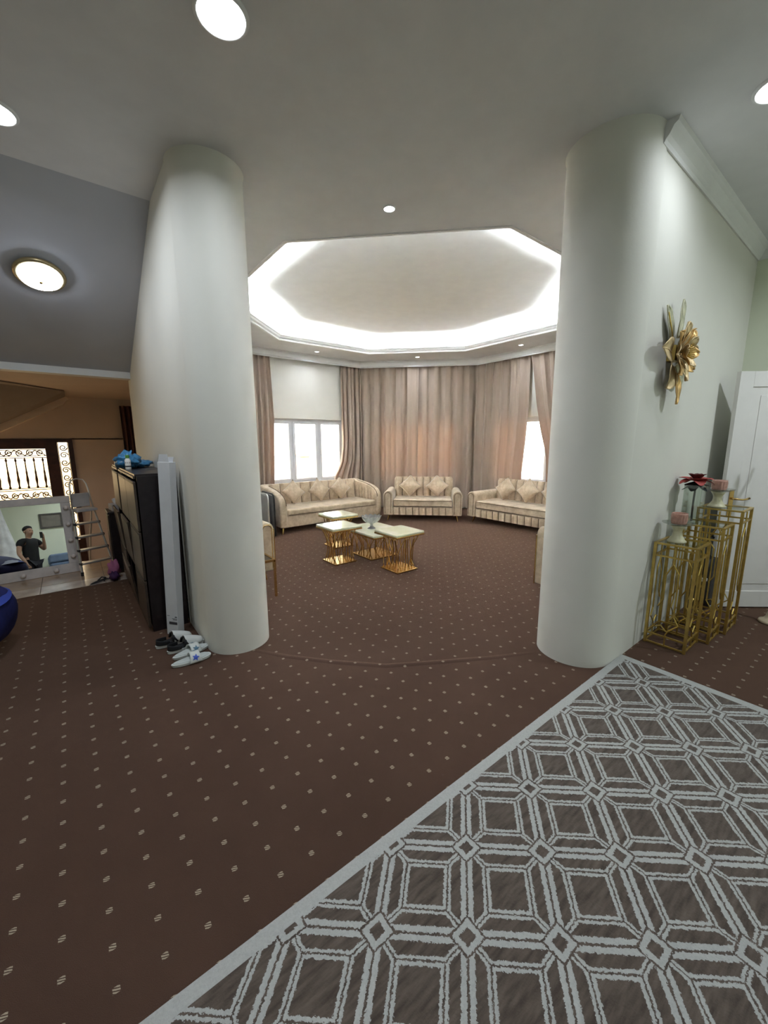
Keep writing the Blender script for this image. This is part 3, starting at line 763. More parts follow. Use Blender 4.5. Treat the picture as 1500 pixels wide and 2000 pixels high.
for y0, y1 in ((.42, .50), (-.54, -.46)): box(-.02, .24, y0, y1, 0, 2.28).build('jamb', M_door, fr, bevel=.004)
box(-.02, .24, -.46, .42, 2.19, 2.28).build('head', M_door, fr, bevel=.004)

# ------------------------------------------------------------------ entrance door with iron grilles
d2 = root('door_2', (0, 8.95, 0), 'dark entrance door with amber glass behind iron scrollwork')
M_ddoor = mat('dark_brown_door', (0.050, 0.018, 0.012), 0.4, var=0.3, scale=10)
M_iron = mat('wrought_iron', (0.10, 0.05, 0.03), 0.5, 0.4)
M_amber = pane_glass('amber_glass', (0.66, 0.60, 0.50), .05, .1)
f = MB().box(-1.62, .08, -.02, .10, 1.59, 1.655).box(.01, .08, -.02, .10, -.66, 1.59).box(-.30, -.135, -.02, .10, -.66, 1.59).box(-1.62, -1.55, -.02, .10, -.66, 1.59).box(-1.40, -1.22, -.02, .10, -.66, 1.59)
f.build('door_frame', M_ddoor, d2)
box(-.135, .01, -.02, .10, -.66, -.14).build('sidelight_panel', M_ddoor, d2); box(-1.55, -1.40, -.02, .10, -.66, -.14).build('sidelight_panel', M_ddoor, d2)
box(-1.22, -.30, .0, .06, 1.485, 1.59).build('top_rail', M_ddoor, d2); box(-1.22, -.30, .0, .06, -.66, .60).build('lower_panel', M_ddoor, d2, bevel=.004)
for x0, x1, z0, z1 in ((-1.22, -.30, .60, 1.485), (-.135, .01, -.14, 1.59), (-1.55, -1.40, -.14, 1.59)):
    box(x0, x1, .045, .05, z0, z1).build('pane', M_amber, d2)
def spiral(cx, cz, r, a0, sg, turns=1.4):
    return [(cx + r * (1 - .75 * i / 22) * math.cos(a0 + sg * 2 * PI * turns * i / 22), .02, cz + r * (1 - .75 * i / 22) * math.sin(a0 + sg * 2 * PI * turns * i / 22)) for i in range(23)]
gr = MB()
for z in (.62, .80, .83, 1.34, 1.37, 1.47): box(-1.22, -.30, .013, .027, z - .006, z + .006).build('grille_bar', M_iron, d2)
for z in (1.42, .71):
    for i in range(7):
        x = -1.155 + i * .13; sg = 1 if i % 2 else -1
        MB().tube(spiral(x, z, .05, PI / 2 * sg, sg), .0085, 5).build('scroll', M_iron, d2)
        MB().tube(bez([(x - .065, .02, z - .045 * sg), (x - .03, .02, z + .01), (x + .03, .02, z - .01), (x + .065, .02, z + .045 * sg)], 8), .0085, 5).build('scroll', M_iron, d2)
bal = MB().lathe([(.008, 0), (.022, .02), (.010, .04), (.012, .08), (.020, .14), (.012, .22), (.014, .27), (.009, .30), (.008, .44), (.018, .47), (.008, .50), (.008, .51)], 8, (0, .02, .83)).build('baluster', M_iron, d2, smooth=True)
bal.location = (-1.16, 0, 0)
for i in range(1, 8): clone(bal, d2, (-1.16 + .115 * i, 0, 0))
for xc in (-.062, -1.475):
    for i in range(13):
        z = -.06 + i * .13; sg = 1 if i % 2 else -1
        MB().tube(spiral(xc, z, .055, 0, sg), .0085, 5).build('scroll', M_iron, d2)
    for x in (xc - .066, xc + .066): box(x - .005, x + .005, .013, .027, -.14, 1.59).build('grille_bar', M_iron, d2)

# ------------------------------------------------------------------ leaning vanity mirror
lean = math.radians(9.6); ang = math.radians(3.3)
mr = thing('vanity_mirror', 'wide white-framed mirror with bulbs leaning on the landing', 'mirror', (-.72, 6.085, .002))
mr.rotation_euler = (Matrix.Rotation(ang, 4, 'Z') @ Matrix.Rotation(-lean, 4, 'X')).to_euler()
M_mfr = mat('white_mirror_frame', (0.62, 0.57, 0.55), 0.4)
mw, mh = .68, .95
for nm, b in (('frame_rail', (-mw, mw, 0, .04, 0, .115)), ('frame_rail', (-mw, mw, 0, .04, mh - .085, mh)), ('frame_stile', (-mw, -mw + .10, 0, .04, .115, mh - .085)), ('frame_stile', (mw - .10, mw, 0, .04, .115, mh - .085))):
    box(*b).build(nm, M_mfr, mr, bevel=.004)
m_, nt_, p_ = new_mat('silvered_mirror'); p_.inputs['Metallic'].default_value = 1; p_.inputs['Roughness'].default_value = 0.0
p_.inputs['Base Color'].default_value = (.86, .90, .86, 1); MC['mirror'] = m_
box(-mw + .09, mw - .09, .012, .02, .105, mh - .075).build('mirror_glass', m_, mr)
M_bulb = mat('frosted_bulb', (0.66, 0.60, 0.57), 0.3)
bs = MB().ball((0, -.02, 0), .026, n=12, m=8).build('bulb', M_bulb, mr, smooth=True); bs.location = (-.45, 0, .055)
for x, z in ((-.15, .055), (.15, .055), (.45, .055), (mw - .05, .20), (mw - .05, .40), (mw - .05, .60), (mw - .05, .80), (-mw + .05, .2), (-mw + .05, .4), (-mw + .05, .6), (-mw + .05, .8)):
    clone(bs, mr, (x, 0, z))
MB().tube([(0, .04, .80), (0, .30, .055)], .014, 6).build('prop', M_mfr, mr); box(-.30, .30, .04, .055, .78, .84).build('brace', M_mfr, mr)

# ------------------------------------------------------------------ step ladder
ld = thing('step_ladder', 'aluminium step ladder with five treads standing beside the mirror', 'ladder', (.14, 5.93, 0), math.radians(19))
def rail(z):
    q = z / .78; return .175 - .065 * q, .22 * q
for sx in (-1, 1):
    MB().tube([(sx * .176, 0, 0.015), (sx * .11, .22, .78)], .012, 8).build('rail', M_alu, ld)
    MB().tube([(sx * .178, -.003, 0), (sx * .175, 0, .045)], .016, 8).build('foot', M_black, ld)
    MB().tube([(sx * .10, .24, .78), (sx * .09, .50, 0.0)], .010, 8).build('rear_leg', M_alu, ld)
hoop = [(-.11, .22, .78), (-.098, .255, .98), (-.088, .28, 1.08), (-.06, .295, 1.13), (0, .30, 1.145), (.06, .295, 1.13), (.088, .28, 1.08), (.098, .255, .98), (.11, .22, .78)]
MB().tube(hoop, .010, 8).build('handrail', M_alu, ld, smooth=True)
for i, z in enumerate((.145, .30, .455, .61)):
    w, y = rail(z); tr = box(-w, w, y - .045, y + .045, z - .016, z + .004).build('tread', M_alu, ld, bevel=.004)
    for sx in (-1, 1): box(sx * w - .014, sx * w + .014, y - .03, y + .02, z - .02, z + .006).build('bracket', M_black, tr)
w, y = rail(.77); box(-w, w, y - .12, y + .10, .755, .785).build('platform', mat('grey_platform', (0.42, 0.40, 0.39), 0.5), ld, bevel=.006)
box(-.095, .095, .255, .265, .80, .97).build('tool_tray', mat('grey_platform', (0.42, 0.40, 0.39), 0.5), ld, bevel=.006)

# ------------------------------------------------------------------ dark shoe cabinets
def shoe_cabinet(lab, y0, y1, cols, ajar):
    t = thing('shoe_cabinet', lab, 'cabinet', (.39, y0, 0), 0, 'dark shoe cabinets along the left wall')
    W = y1 - y0; hh = 1.335
    box(.012, .285, 0, .018, 0, hh - .018).build('side_panel', M_dark, t, bevel=.002); box(.012, .285, W - .018, W, 0, hh - .018).build('side_panel', M_dark, t, bevel=.002)
    box(.0, .285, 0, W, hh - .018, hh).build('top', M_dark, t, bevel=.002); box(.265, .285, .018, W - .018, .02, hh - .018).build('back', M_dark, t)
    box(.012, .265, .018, W - .018, .03, .05).build('bottom', M_dark, t)
    cw = (W - .01) / cols
    for c in range(cols):
        a = .005 + c * cw + .006; b = a + cw - .012
        for r_, (z0, z1) in enumerate(((.04, .445), (.455, .86), (.87, 1.275))):
            fo = box(-.014, .004, a, b, 0, z1 - z0).build('flap_door', M_front, t, bevel=.003); fo.location = (0, 0, z0)
            fo.rotation_euler = (0, -math.radians(ajar.get((c, r_), 0)), 0)
            box(-.016, -.012, a + .03, b - .03, z1 - z0 - .022, z1 - z0 - .004).build('finger_slot', M_black, fo)
        box(-.010, .004, a, b, 1.298, 1.316).build('top_strip', M_front, t)
    return t
shoe_cabinet('wide dark shoe cabinet nearest the column with a bag on top', 3.69, 4.90, 2, {(1, 0): 7, (1, 1): 3})
shoe_cabinet('narrow dark shoe cabinet behind the wide one', 5.02, 5.64, 1, {(0, 1): 5})
# low dark cabinet behind, with a white box
t = thing('low_cabinet', 'low dark wooden cabinet between ladder and shoe cabinets', 'cabinet', (.30, 5.70, 0))
box(0, .22, 0, .36, .04, .74).build('body', M_dark, t, bevel=.004); box(-.015, .225, -.01, .37, .74, .765).build('top', M_dark, t, bevel=.004)
for y in (.02, .185): box(-.014, 0, y, y + .155, .07, .72).build('door', M_front, t, bevel=.003)
for x in (.01, .18):
    for y in (.01, .32): box(x, x + .03, y, y + .03, 0, .04).build('foot', M_dark, t)
t = thing('tissue_box', 'pale tissue box on the low dark cabinet', 'box', (.34, 5.76, .765), .1)
box(0, .12, 0, .22, 0, .075).build('carton', mat('pale_carton', (0.5, 0.46, 0.44), 0.7), t, bevel=.004)
MB().sheet(lambda s, q: (.06 + .03 * (s - .5) * (1 + q), .11 + .02 * math.sin(6 * s) + .05 * (q - .5), .073 + .07 * q * (1 - .4 * abs(s - .5))), 8, 5).build('tissue', mat('tissue_paper', (0.6, 0.58, 0.57), 0.9), t, solid=.004, smooth=True)
# blue bag and bottle on the wide cabinet
rnd = random.Random(3)
t = thing('plastic_bag', 'crumpled light blue plastic bag lying on the wide shoe cabinet', 'bag', (.50, 4.62, 1.336), math.radians(50))
M_bag = mat('blue_plastic', (0.055, 0.22, 0.42), 0.3, var=0.35, scale=16, bmp=0.6, bscale=24)
def crump(d): return 1 + .16 * math.sin(9 * d.x + 4 * d.z) + .12 * math.sin(13 * d.y - 7 * d.z) + .06 * math.sin(27 * d.x * d.y)
MB().ball((-.10, 0, .070), .12, .09, .068, 26, 16, crump).build('bag_bulk', M_bag, t, smooth=True)
MB().ball((.09, .01, .035), .15, .075, .034, 26, 14, crump).build('bag_fold', M_bag, t, smooth=True)
MB().sheet(lambda s, q: (-.17 + .09 * q + .02 * math.sin(7 * s), (s - .5) * .12 * (1 - .3 * q), .10 + .075 * q * (1 - .5 * abs(s - .5)) + .012 * math.sin(11 * s)), 12, 6).build('bag_mouth', M_bag, t, solid=.004, smooth=True)
t = thing('spray_bottle', 'small white bottle with green cap in front of the blue bag', 'bottle', (.425, 4.40, 1.336))
MB().lathe([(.022, 0), (.024, .006), (.024, .085), (.016, .098), (.014, .104)], 18).build('bottle_body', M_white, t, smooth=True, auto=.7)
MB().lathe([(.0155, .102), (.0165, .106), (.0165, .128), (.014, .132), (.001, .132)], 18).build('cap', mat('green_cap', (0.10, 0.30, 0.06), 0.4), t)
MB().lathe([(.0244, .022), (.0244, .034)], 18, caps=False).build('label_print', mat('black_print', (0.05, 0.05, 0.06), 0.5), t); MB().lathe([(.0244, .055), (.0244, .068)], 10, a0=2.6, caps=False).build('label_print', mat('black_print', (0.05, 0.05, 0.06), 0.5), t)
t = thing('key_ring', 'tiny dark key fob on the near edge of the wide cabinet', 'keys', (.60, 3.86, 1.336))
MB().ball((0, 0, .010), .016, .011, .010, 10, 6).build('fob', M_black, t, smooth=True); MB().tube([(.016 + .012 * math.cos(a), .012 * math.sin(a), .003) for a in [i * PI / 6 for i in range(12)]], .0018, 5, True).build('ring', M_alu, t)

# tall white carton leaning at the column
t = thing('long_carton', 'tall narrow white cardboard box leaning between cabinet and column', 'box', (.545, 3.545, 0), math.radians(-62))
t.rotation_euler = (Matrix.Rotation(math.radians(2.2), 4, 'Y') @ Matrix.Rotation(math.radians(-52), 4, 'Z')).to_euler()
M_cart = mat('white_cardboard', (0.60, 0.61, 0.63), 0.6, var=0.04)
box(-.055, .055, -.035, .035, 0.002, 1.43).build('sleeve', M_cart, t, bevel=.003)
MB().prism([(-.048, 1.43), (.048, 1.43), (.036, 1.49), (-.036, 1.49)], -.032, -.028, lambda a, b, c: (a, c, b)).build('flap', M_cart, t)
MB().prism([(-.035, 1.43), (.035, 1.43), (.045, 1.47), (-.025, 1.47)], .026, .032, lambda a, b, c: (a, c, b)).build('flap', M_cart, t)
M_prt = mat('black_print', (0.05, 0.05, 0.06), 0.5)
box(-.028, .050, -.0362, -.0345, .095, .118).build('print_bar', M_prt, t); box(.010, .050, -.0362, -.0345, .135, .139).build('print_line', M_prt, t)
box(.0, .050, -.0362, -.0345, .145, .148).build('print_line', M_prt, t); box(.030, .050, -.0362, -.0345, .158, .166).build('print_line', M_prt, t); box(-.045, -.020, -.0362, -.0345, .168, .171).build('print_line', M_prt, t)

# ------------------------------------------------------------------ shoes
def outline(Ls, Wd, n=28):
    pts = []
    for i in range(n):
        a = 2 * PI * i / n; x = math.cos(a); y = math.sin(a)
        w = Wd / 2 * (0.80 + .20 * x) * (1 - .10 * math.cos(2 * a + 1.0))
        pts.append((Ls / 2 * math.copysign(abs(x) ** .8, x), w * math.copysign(abs(y) ** .75, y)))
    return pts
def slab(o, z0, z1, k0=1.0, k1=1.0):
    mb = MB(); n = len(o)
    mb.add([(x * k0, y * k0, z0) for x, y in o] + [(x * k1, y * k1, z1) for x, y in o], [tuple(range(n - 1, -1, -1)), tuple(range(n, 2 * n))] + [(i, (i + 1) % n, n + (i + 1) % n, n + i) for i in range(n)])
    return mb
M_shoe = mat('white_shoe_leather', (0.66, 0.68, 0.66), 0.45, var=0.04); M_insole = mat('black_insole', (0.012, 0.012, 0.014), 0.8)
def sneaker(lab, loc, rz):
    t = thing('sneaker', lab, 'shoe', loc, rz, 'black and white sneakers by the column')
    o = outline(.275, .10)
    slab(o, 0.001, .030, .97, 1.0).build('sole', M_shoe, t, bevel=.005); slab(o, .029, .036, .93, .93).build('insole', M_insole, t)
    def up_(s, q):            # vamp over the front half
        x = -.01 + .14 * q; hw = .046 * math.sqrt(max(0.001, 1 - max(0, (q - .45) / .55) ** 2.2)); h = .030 + .055 * (1 - q) ** .7 * 1.0 + .018 * (1 - q * .4) * (1 if q < .97 else .3)
        a = PI * s; return (x, -hw * math.cos(a), .026 + (h - .02) * math.sin(a) ** .7)
    MB().sheet(up_, 14, 12).build('upper', M_shoe, t, smooth=True, solid=.004)
    def heel(s, q):
        a = PI / 2 + PI * s; x = -.045 + .085 * math.cos(a); y = .045 * math.sin(a)
        hh = .030 + (.045 - .018 * abs(s - .5) * 2) * q; return (x * (1 - .02 * q), y, hh)
    MB().sheet(heel, 16, 4).build('heel_counter', M_insole, t, smooth=True, solid=.005)
    MB().tube([(-.02, -.046, .045), (-.012, -.040, .078), (-.004, 0, .100), (-.012, .040, .078), (-.02, .046, .045)], .009, 7).build('collar', M_insole, t, smooth=True)
    for k, x in enumerate((.025, .045)):
        MB().tube([(x, -.036, .068 - .008 * k), (x + .003, 0, .088 - .010 * k), (x, .036, .068 - .008 * k)], .006, 6).build('lace', M_insole, t, smooth=True)
    MB().tube([(.012, -.0475, .035), (-.004, -.047, .06), (-.008, -.044, .072)], .007, 6).build('side_stripe', M_insole, t, smooth=True)
sneaker('black and white sneaker next to the tall white box', (.50, 3.365, 0), math.radians(6))
sneaker('black and white sneaker between box and white slides', (.555, 3.225, 0), math.radians(8))
M_slide = mat('white_slide_rubber', (0.62, 0.65, 0.62), 0.5, var=0.03); M_star = mat('grey_blue_print', (0.10, 0.19, 0.27), 0.5); M_blue = mat('royal_blue_print', (0.05, 0.10, 0.50), 0.5)
def star(r, n=5):
    return [((r if i % 2 == 0 else r * .45) * math.cos(PI * i / n + .3), (r if i % 2 == 0 else r * .45) * math.sin(PI * i / n + .3)) for i in range(2 * n)]
def slide(lab, loc, rz, c2):
    t = thing('slide_sandal', lab, 'shoe', loc, rz, 'white slide sandals by the column')
    o = outline(.275, .10); slab(o, .001, .026, .93, 1.0).build('sole', M_slide, t, bevel=.006)
    slab(o, .026, .031, .90, .86).build('footbed', mat('white_footbed', (0.55, 0.59, 0.57), 0.6, bmp=.3, bscale=200), t)
    def strap(s, q):
        a = PI * (-.02 + 1.04 * s); x = .0 + .085 * (q - .5) * (1 - .25 * math.sin(PI * s)) + .02; return (x, -.052 * math.cos(a), .016 + .056 * math.sin(a))
    sp = MB().sheet(strap, 18, 6).build('strap', M_slide, t, smooth=True, solid=.006)
    def onstrap(px, py, c, off=.006):
        s = c[0] + px; q = c[1] + py; p = Vector(strap(s, q)); a = PI * (-.02 + 1.04 * s)
        return p + Vector((0, -math.cos(a), math.sin(a))) * off
    for (c, mm, r) in (((.62, .5), M_star, .15), ((.20, .5), c2, .19)):
        pts = [onstrap(x * .75, y * 1.9, c) for x, y in star(r)]; cc = onstrap(0, 0, c, .0075); n = len(pts)
        MB().add([cc] + pts, [(0, 1 + i, 1 + (i + 1) % n) for i in range(n)]).build('star_print', mm, sp)
slide('white slide sandal with grey star behind the front one', (.567, 3.115, 0), math.radians(13), M_star)
slide('white slide sandal with royal blue star, nearest the viewer', (.542, 2.985, 0), math.radians(1), M_blue)

# shoes and pink bag on the landing
t = thing('flat_sandal', 'dark flat sandal on the tiles by the shoe cabinets', 'shoe', (.12, 5.47, .0), math.radians(40))
o = outline(.25, .09); slab(o, .001, .014, .96, 1.0).build('sole', mat('pale_sole', (0.38, 0.32, 0.28), 0.7), t); slab(o, .014, .018, .9, .86).build('footbed', M_insole, t)
MB().tube([(.02, -.045, .012), (.05, -.02, .045), (.085, 0, .03), (.05, .02, .045), (.02, .045, .012)], .007, 6).build('strap', M_insole, t, smooth=True)
t = thing('fabric_bag', 'pink and purple cloth bag slumped by the shoe cabinets', 'bag', (.27, 5.52, 0))
MB().ball((0, 0, .11), .06, .075, .11, 18, 12, crump).build('bag_body', mat('pink_cloth', (0.50, 0.16, 0.30), 0.7, var=0.2, bmp=.4, bscale=20), t, smooth=True)
MB().ball((-.01, -.09, .055), .05, .06, .054, 16, 10, crump).build('bag_base', mat('purple_cloth', (0.07, 0.02, 0.09), 0.7, var=0.3), t, smooth=True)

# ------------------------------------------------------------------ blue and white pouf at the left edge
t = thing('bean_bag', 'blue bean bag with pale blue top at the left edge', 'bean bag', (-.87, 4.12, 0))
def bb(d): return 1 + .04 * math.sin(5 * d.x + 3 * d.z) + .03 * math.sin(6 * d.y)
MB().ball((0, 0, .30), .43, .43, .30, 32, 18, bb).build('bag_body', mat('deep_blue_cloth', (0.012, 0.016, 0.10), 0.7, var=0.25, bmp=.3, bscale=30), t, smooth=True)
def cap(s, q):
    a = 2 * PI * s; r = .40 * (1 - q) + .001; z = .415 + .155 * (1 - (1 - q) ** 2) + .015 * math.sin(3 * a) * (1 - q)
    return (r * math.cos(a), r * math.sin(a), z)
m_, nt_, p_ = new_mat('blue_white_print'); tc_ = coords(nt_)
f_ = noise(nt_, tc_, 3.4, 1).gt(.5); nt_.links.new(mixc(nt_, f_, (0.03, 0.06, 0.36), (0.36, 0.40, 0.52)), p_.inputs['Base Color']); p_.inputs['Roughness'].default_value = .7
MB().sheet(cap, 36, 8, True).build('top_panel', m_, t, smooth=True)

# ------------------------------------------------------------------ three gold stands by the wall
M_glass = pane_glass('table_glass', (0.90, 0.93, 0.90), .08, .02)
def stand(lab, x0, x1, y0, y1, h):
    t = thing('plant_stand', lab, 'plant stand', ((x0 + x1) / 2, (y0 + y1) / 2, 0), 0, 'nested gold stands by the flower wall')
    a, b = (x1 - x0) / 2, (y1 - y0) / 2; r = .010
    for sx in (-1, 1):
        for sy in (-1, 1): box(sx * (a - r) - r, sx * (a - r) + r, sy * (b - r) - r, sy * (b - r) + r, 0, h - .012).build('post', M_goldm, t, bevel=.002)
    for z in (.012, .085, h - .10):
        for sy in (-1, 1): box(-a + 2 * r, a - 2 * r, sy * (b - r) - .006, sy * (b - r) + .006, z - .006, z + .006).build('rail', M_goldm, t)
        for sx in (-1, 1): box(sx * (a - r) - .006, sx * (a - r) + .006, -b + 2 * r, b - 2 * r, z - .006, z + .006).build('rail', M_goldm, t)
    fr_ = MB().box(-a, a, -b, -b + .02, h - .012, h).box(-a, a, b - .02, b, h - .012, h).box(-a, -a + .02, -b + .02, b - .02, h - .012, h).box(a - .02, a, -b + .02, b - .02, h - .012, h)
    fr_.build('top_frame', M_goldm, t)
    box(-a + .015, a - .015, -b + .015, b - .015, h - .008, h - .002).build('glass_top', M_glass, t)
    # bent ornament bars on the four sides
    def orn(w):
        g = w * .52
        return [[(0, h - .02), (0, h - .15), (-g * .55, h - .22), (-g * .55, .26), (-g, .20), (-g * .2, .14), (0, .10), (0, .015)],
                [(0, h - .15), (g * .55, h - .24), (g * .55, .38), (g * .95, .32)], [(0, .13), (g * .5, .17), (g * .98, .15)]]
    for sy in (-1, 1):
        for ln in orn(a): MB().tube([(p, sy * (b - r), z) for p, z in ln], .0055, 5).build('ornament', M_goldm, t)
    for sx in (-1, 1):
        for ln in orn(b): MB().tube([(sx * (a - r), p, z) for p, z in ln], .0055, 5).build('ornament', M_goldm, t)
    return t
stand('shortest gold stand with glass top nearest the column', 3.45, 3.76, .785, 1.065, .815)
stand('middle gold stand carrying the red flower', 3.775, 4.06, .72, 1.02, .93)
stand('tallest gold stand beside the white door', 4.08, 4.41, .68, .98, 1.03)
M_cream = mat('cream_stone', (0.66, 0.62, 0.42), 0.3, var=0.1, scale=20, coat=.3); M_pink = mat('pink_cut_glass', (0.75, 0.42, 0.33), 0.12, var=0.15, scale=40, trans=0.35, ior=1.45)
M_plate = pane_glass('frosted_plate_glass', (0.78, 0.80, 0.78), .18, .15)
def candle(lab, x, y, z):
    t = thing('candle_holder', lab, 'candle holder', (x, y, z), 0, 'cream pedestal candle holders')
    MB().lathe([(.060, 0), (.062, .012), (.050, .022), (.046, .034), (.034, .05), (.029, .085), (.033, .10), (.042, .115), (.048, .128)], 28).build('pedestal', M_cream, t, smooth=True)
    MB().lathe([(.030, .128), (.07, .134), (.102, .146), (.106, .152), (.098, .152), (.06, .141), (.02, .138)], 28).build('plate', M_plate, t, smooth=True)
    cp_ = MB()
    def cup(s, q):
        a = 2 * PI * s; r = .046 + .004 * q + .003 * math.cos(14 * a) * (.2 < q < .8); return (r * math.cos(a), r * math.sin(a), .142 + .082 * q)
    cp_.sheet(cup, 56, 8, True).build('cup', M_pink, t, smooth=True, solid=.004)
    MB().lathe([(.041, .143), (.041, .19), (.039, .195), (.001, .195)], 20).build('candle', mat('pale_wax', (0.62, 0.48, 0.40), 0.6), t)
candle('cream candle holder with pink glass on the shortest stand', 3.565, .955, .816)
candle('cream candle holder with pink glass on the tallest stand', 4.175, .875, 1.031)
# red flower in a tall glass
t = thing('flower_vase', 'red artificial flower in a tall clear glass on the middle stand', 'vase', (3.86, .955, .931))
gm = MB()
for sx in (-1, 1): gm.box(sx * .055 - .0025, sx * .055 + .0025, -.058, .058, .006, .30)
for sy in (-1, 1): gm.box(-.0525, .0525, sy * .055 - .0025, sy * .055 + .0025, .006, .30)
gm.box(-.0575, .0575, -.0575, .0575, 0, .006); gm.build('glass', M_glass, t)
MB().tube([(0, 0, .01), (.004, .003, .15), (0, 0, .28)], .007, 7).build('stem', mat('dark_stem', (0.05, 0.05, 0.045), 0.6), t)
M_lf = mat('dark_leaf', (0.030, 0.036, 0.034), 0.35, var=0.4, scale=20); M_pet = mat('coral_red_petal', (0.44, 0.085, 0.075), 0.6, var=0.35, scale=14)
def petal(L, Wd, lift, curl, n=6):
    def fn(s, q):
        w = Wd * math.sin(PI * min(.97, .08 + q * .86)) ** .7
        return (L * q, (s - .5) * 2 * w, lift * q - curl * q * q + .25 * w * (2 * s - 1) ** 2)
    return MB().sheet(fn, n, 8)
for i in range(9):
    a = 2 * PI * i / 9 + .2; pm_ = petal(.115, .045, .055, .075 if i % 2 else .03); pm_.xf(Matrix.Translation((0, 0, .325)) @ Matrix.Rotation(a, 4, 'Z')); pm_.build('petal', M_pet, t, smooth=True)
for i in range(5):
    a = 2 * PI * i / 5; pm_ = petal(.06, .035, .07, .02); pm_.xf(Matrix.Translation((0, 0, .335)) @ Matrix.Rotation(a, 4, 'Z')); pm_.build('petal', mat('dark_red_petal', (0.09, 0.015, 0.015), 0.6), t, smooth=True)
for i in range(10):
    a = 2 * PI * i / 10; pm_ = petal(.085, .032, -.06 - .04 * (i % 2), -.03); pm_.xf(Matrix.Translation((0, 0, .325)) @ Matrix.Rotation(a, 4, 'Z')); pm_.build('leaf', M_lf, t, smooth=True)
# dark bag behind the stands
t = thing('handbag', 'black bag with white strap on the floor behind the gold stands', 'bag', (4.60, .975, 0), math.radians(-8))
MB().ball((0, 0, .27), .15, .06, .27, 18, 14, lambda d: 1 / max(abs(d.x), abs(d.y) * .8, abs(d.z), .6) * .85).build('bag_body', mat('black_leather', (0.014, 0.013, 0.013), 0.4, bmp=.3, bscale=40), t, smooth=True)
MB().tube([(-.10, 0, .50), (-.10, 0, .66), (0, 0, .72), (.10, 0, .66), (.10, 0, .50)], .009, 6).build('handle', M_insole, t, smooth=True)
MB().box(-.152, .152, -.058, .058, .30, .33).build('strap', M_white, t, bevel=.004)
# cream turned foot at the right edge of the picture
t = thing('coat_stand', 'slim coat stand whose cream foot shows at the right edge of the carpet', 'coat stand', (4.66, .50, 0))
M_cl = mat('cream_lacquer', (0.60, 0.50, 0.34), 0.4)
MB().lathe([(.075, 0), (.082, .012), (.075, .028), (.052, .04), (.036, .06), (.026, .10), (.016, .14), (.013, .18)], 28).build('foot', M_cl, t, smooth=True)
MB().lathe([(.013, .175), (.013, 1.60), (.020, 1.62), (.016, 1.66), (.004, 1.70)], 14).build('pole', M_cl, t, smooth=True)
for i in range(4):
    a_ = .5 + PI / 2 * i; c_, s_ = math.cos(a_), math.sin(a_)
    MB().tube([(0, 0, 1.52), (.05 * c_, .05 * s_, 1.50), (.10 * c_, .10 * s_, 1.54), (.12 * c_, .12 * s_, 1.60)], .008, 6).build('hook', M_cl, t, smooth=True)

# ------------------------------------------------------------------ gold flower on the wall
wf = thing('wall_flower', 'large gold metal flower with leaves hung on the cream wall', 'wall decoration', (3.37, 1.079, 2.165))
wf.rotation_euler = (PI / 2, 0, 0)           # local x along the wall, y up, z out of the wall
M_g1 = mat('pale_gold_leaf', (0.66, 0.51, 0.29), 0.5, 0.5, var=0.2, scale=18); M_g2 = mat('deep_gold_leaf', (0.70, 0.45, 0.18), 0.42, 0.6, var=0.2, scale=18); M_g3 = mat('silver_green_leaf', (0.52, 0.51, 0.37), 0.5, 0.5, var=0.2, scale=18)
def metal_leaf(nm, a, r0, L, Wd, h0, lift, curl, mm, rib=True, wave=.005):
    def fn(s, q):
        w = Wd * math.sin(PI * min(.985, .10 + q * .88)) ** .75
        return (r0 + L * q, (s - .5) * 2 * w, h0 + lift * q - curl * q * q + (abs(2 * s - 1) ** 1.4) * .28 * w + wave * math.sin(9 * q + 5 * s) * q)
    mb = MB().sheet(fn, 8, 12).xf(Matrix.Rotation(a, 4, 'Z')); o = mb.build(nm, mm, wf, smooth=True, solid=.004)
    if rib: MB().tube([Matrix.Rotation(a, 4, 'Z') @ Vector(fn(.5, q / 8)) + Vector((0, 0, .003)) for q in range(9)], .0035, 5).build('rib', mm, o)
    return o
R_ = math.radians
metal_leaf('leaf', R_(93), .10, .24, .045, .035, .02, .0, M_g3); metal_leaf('leaf', R_(125), .08, .26, .05, .012, .01, .0, M_g3)
metal_leaf('leaf', R_(182), .10, .27, .075, .04, .06, .02, M_g1); metal_leaf('leaf', R_(240), .08, .20, .085, .03, .05, .03, M_g1)
metal_leaf('leaf', R_(272), .13, .21, .05, .05, .03, .01, M_g2); metal_leaf('leaf', R_(312), .10, .17, .07, .02, .03, .02, M_g3)
metal_leaf('leaf', R_(352), .12, .22, .055, .02, .03, .02, M_g1); metal_leaf('leaf', R_(40), .10, .20, .065, .02, .03, .02, M_g3)
for i in range(8): metal_leaf('petal', 2 * PI * i / 8 + .2, .03, .16, .062, .05, .075, .02, (M_g1, M_g2)[i % 2], wave=.008)
for i in range(6): metal_leaf('petal', 2 * PI * i / 6, .015, .095, .042, .075, .065, .0, (M_g2, M_g1)[i % 2], rib=False)
for i in range(18):
    a = 2 * PI * i / 18; MB().tube([(.012 * math.cos(a), .012 * math.sin(a), .085), (.05 * math.cos(a), .05 * math.sin(a), .135)], [.0025, .004], 5).build('stamen', M_goldm, wf)
MB().ball((0, 0, .09), .022, .022, .015, 12, 8).build('centre', M_goldm, wf, smooth=True)
MB().tube([(-.02, .02, .03), (-.12, .14, .035), (-.19, .235, .03)], .004, 5).build('wire', M_goldm, wf)
box(-.05, .05, -.05, .05, 0, .05).build('hanger', M_goldm, wf)

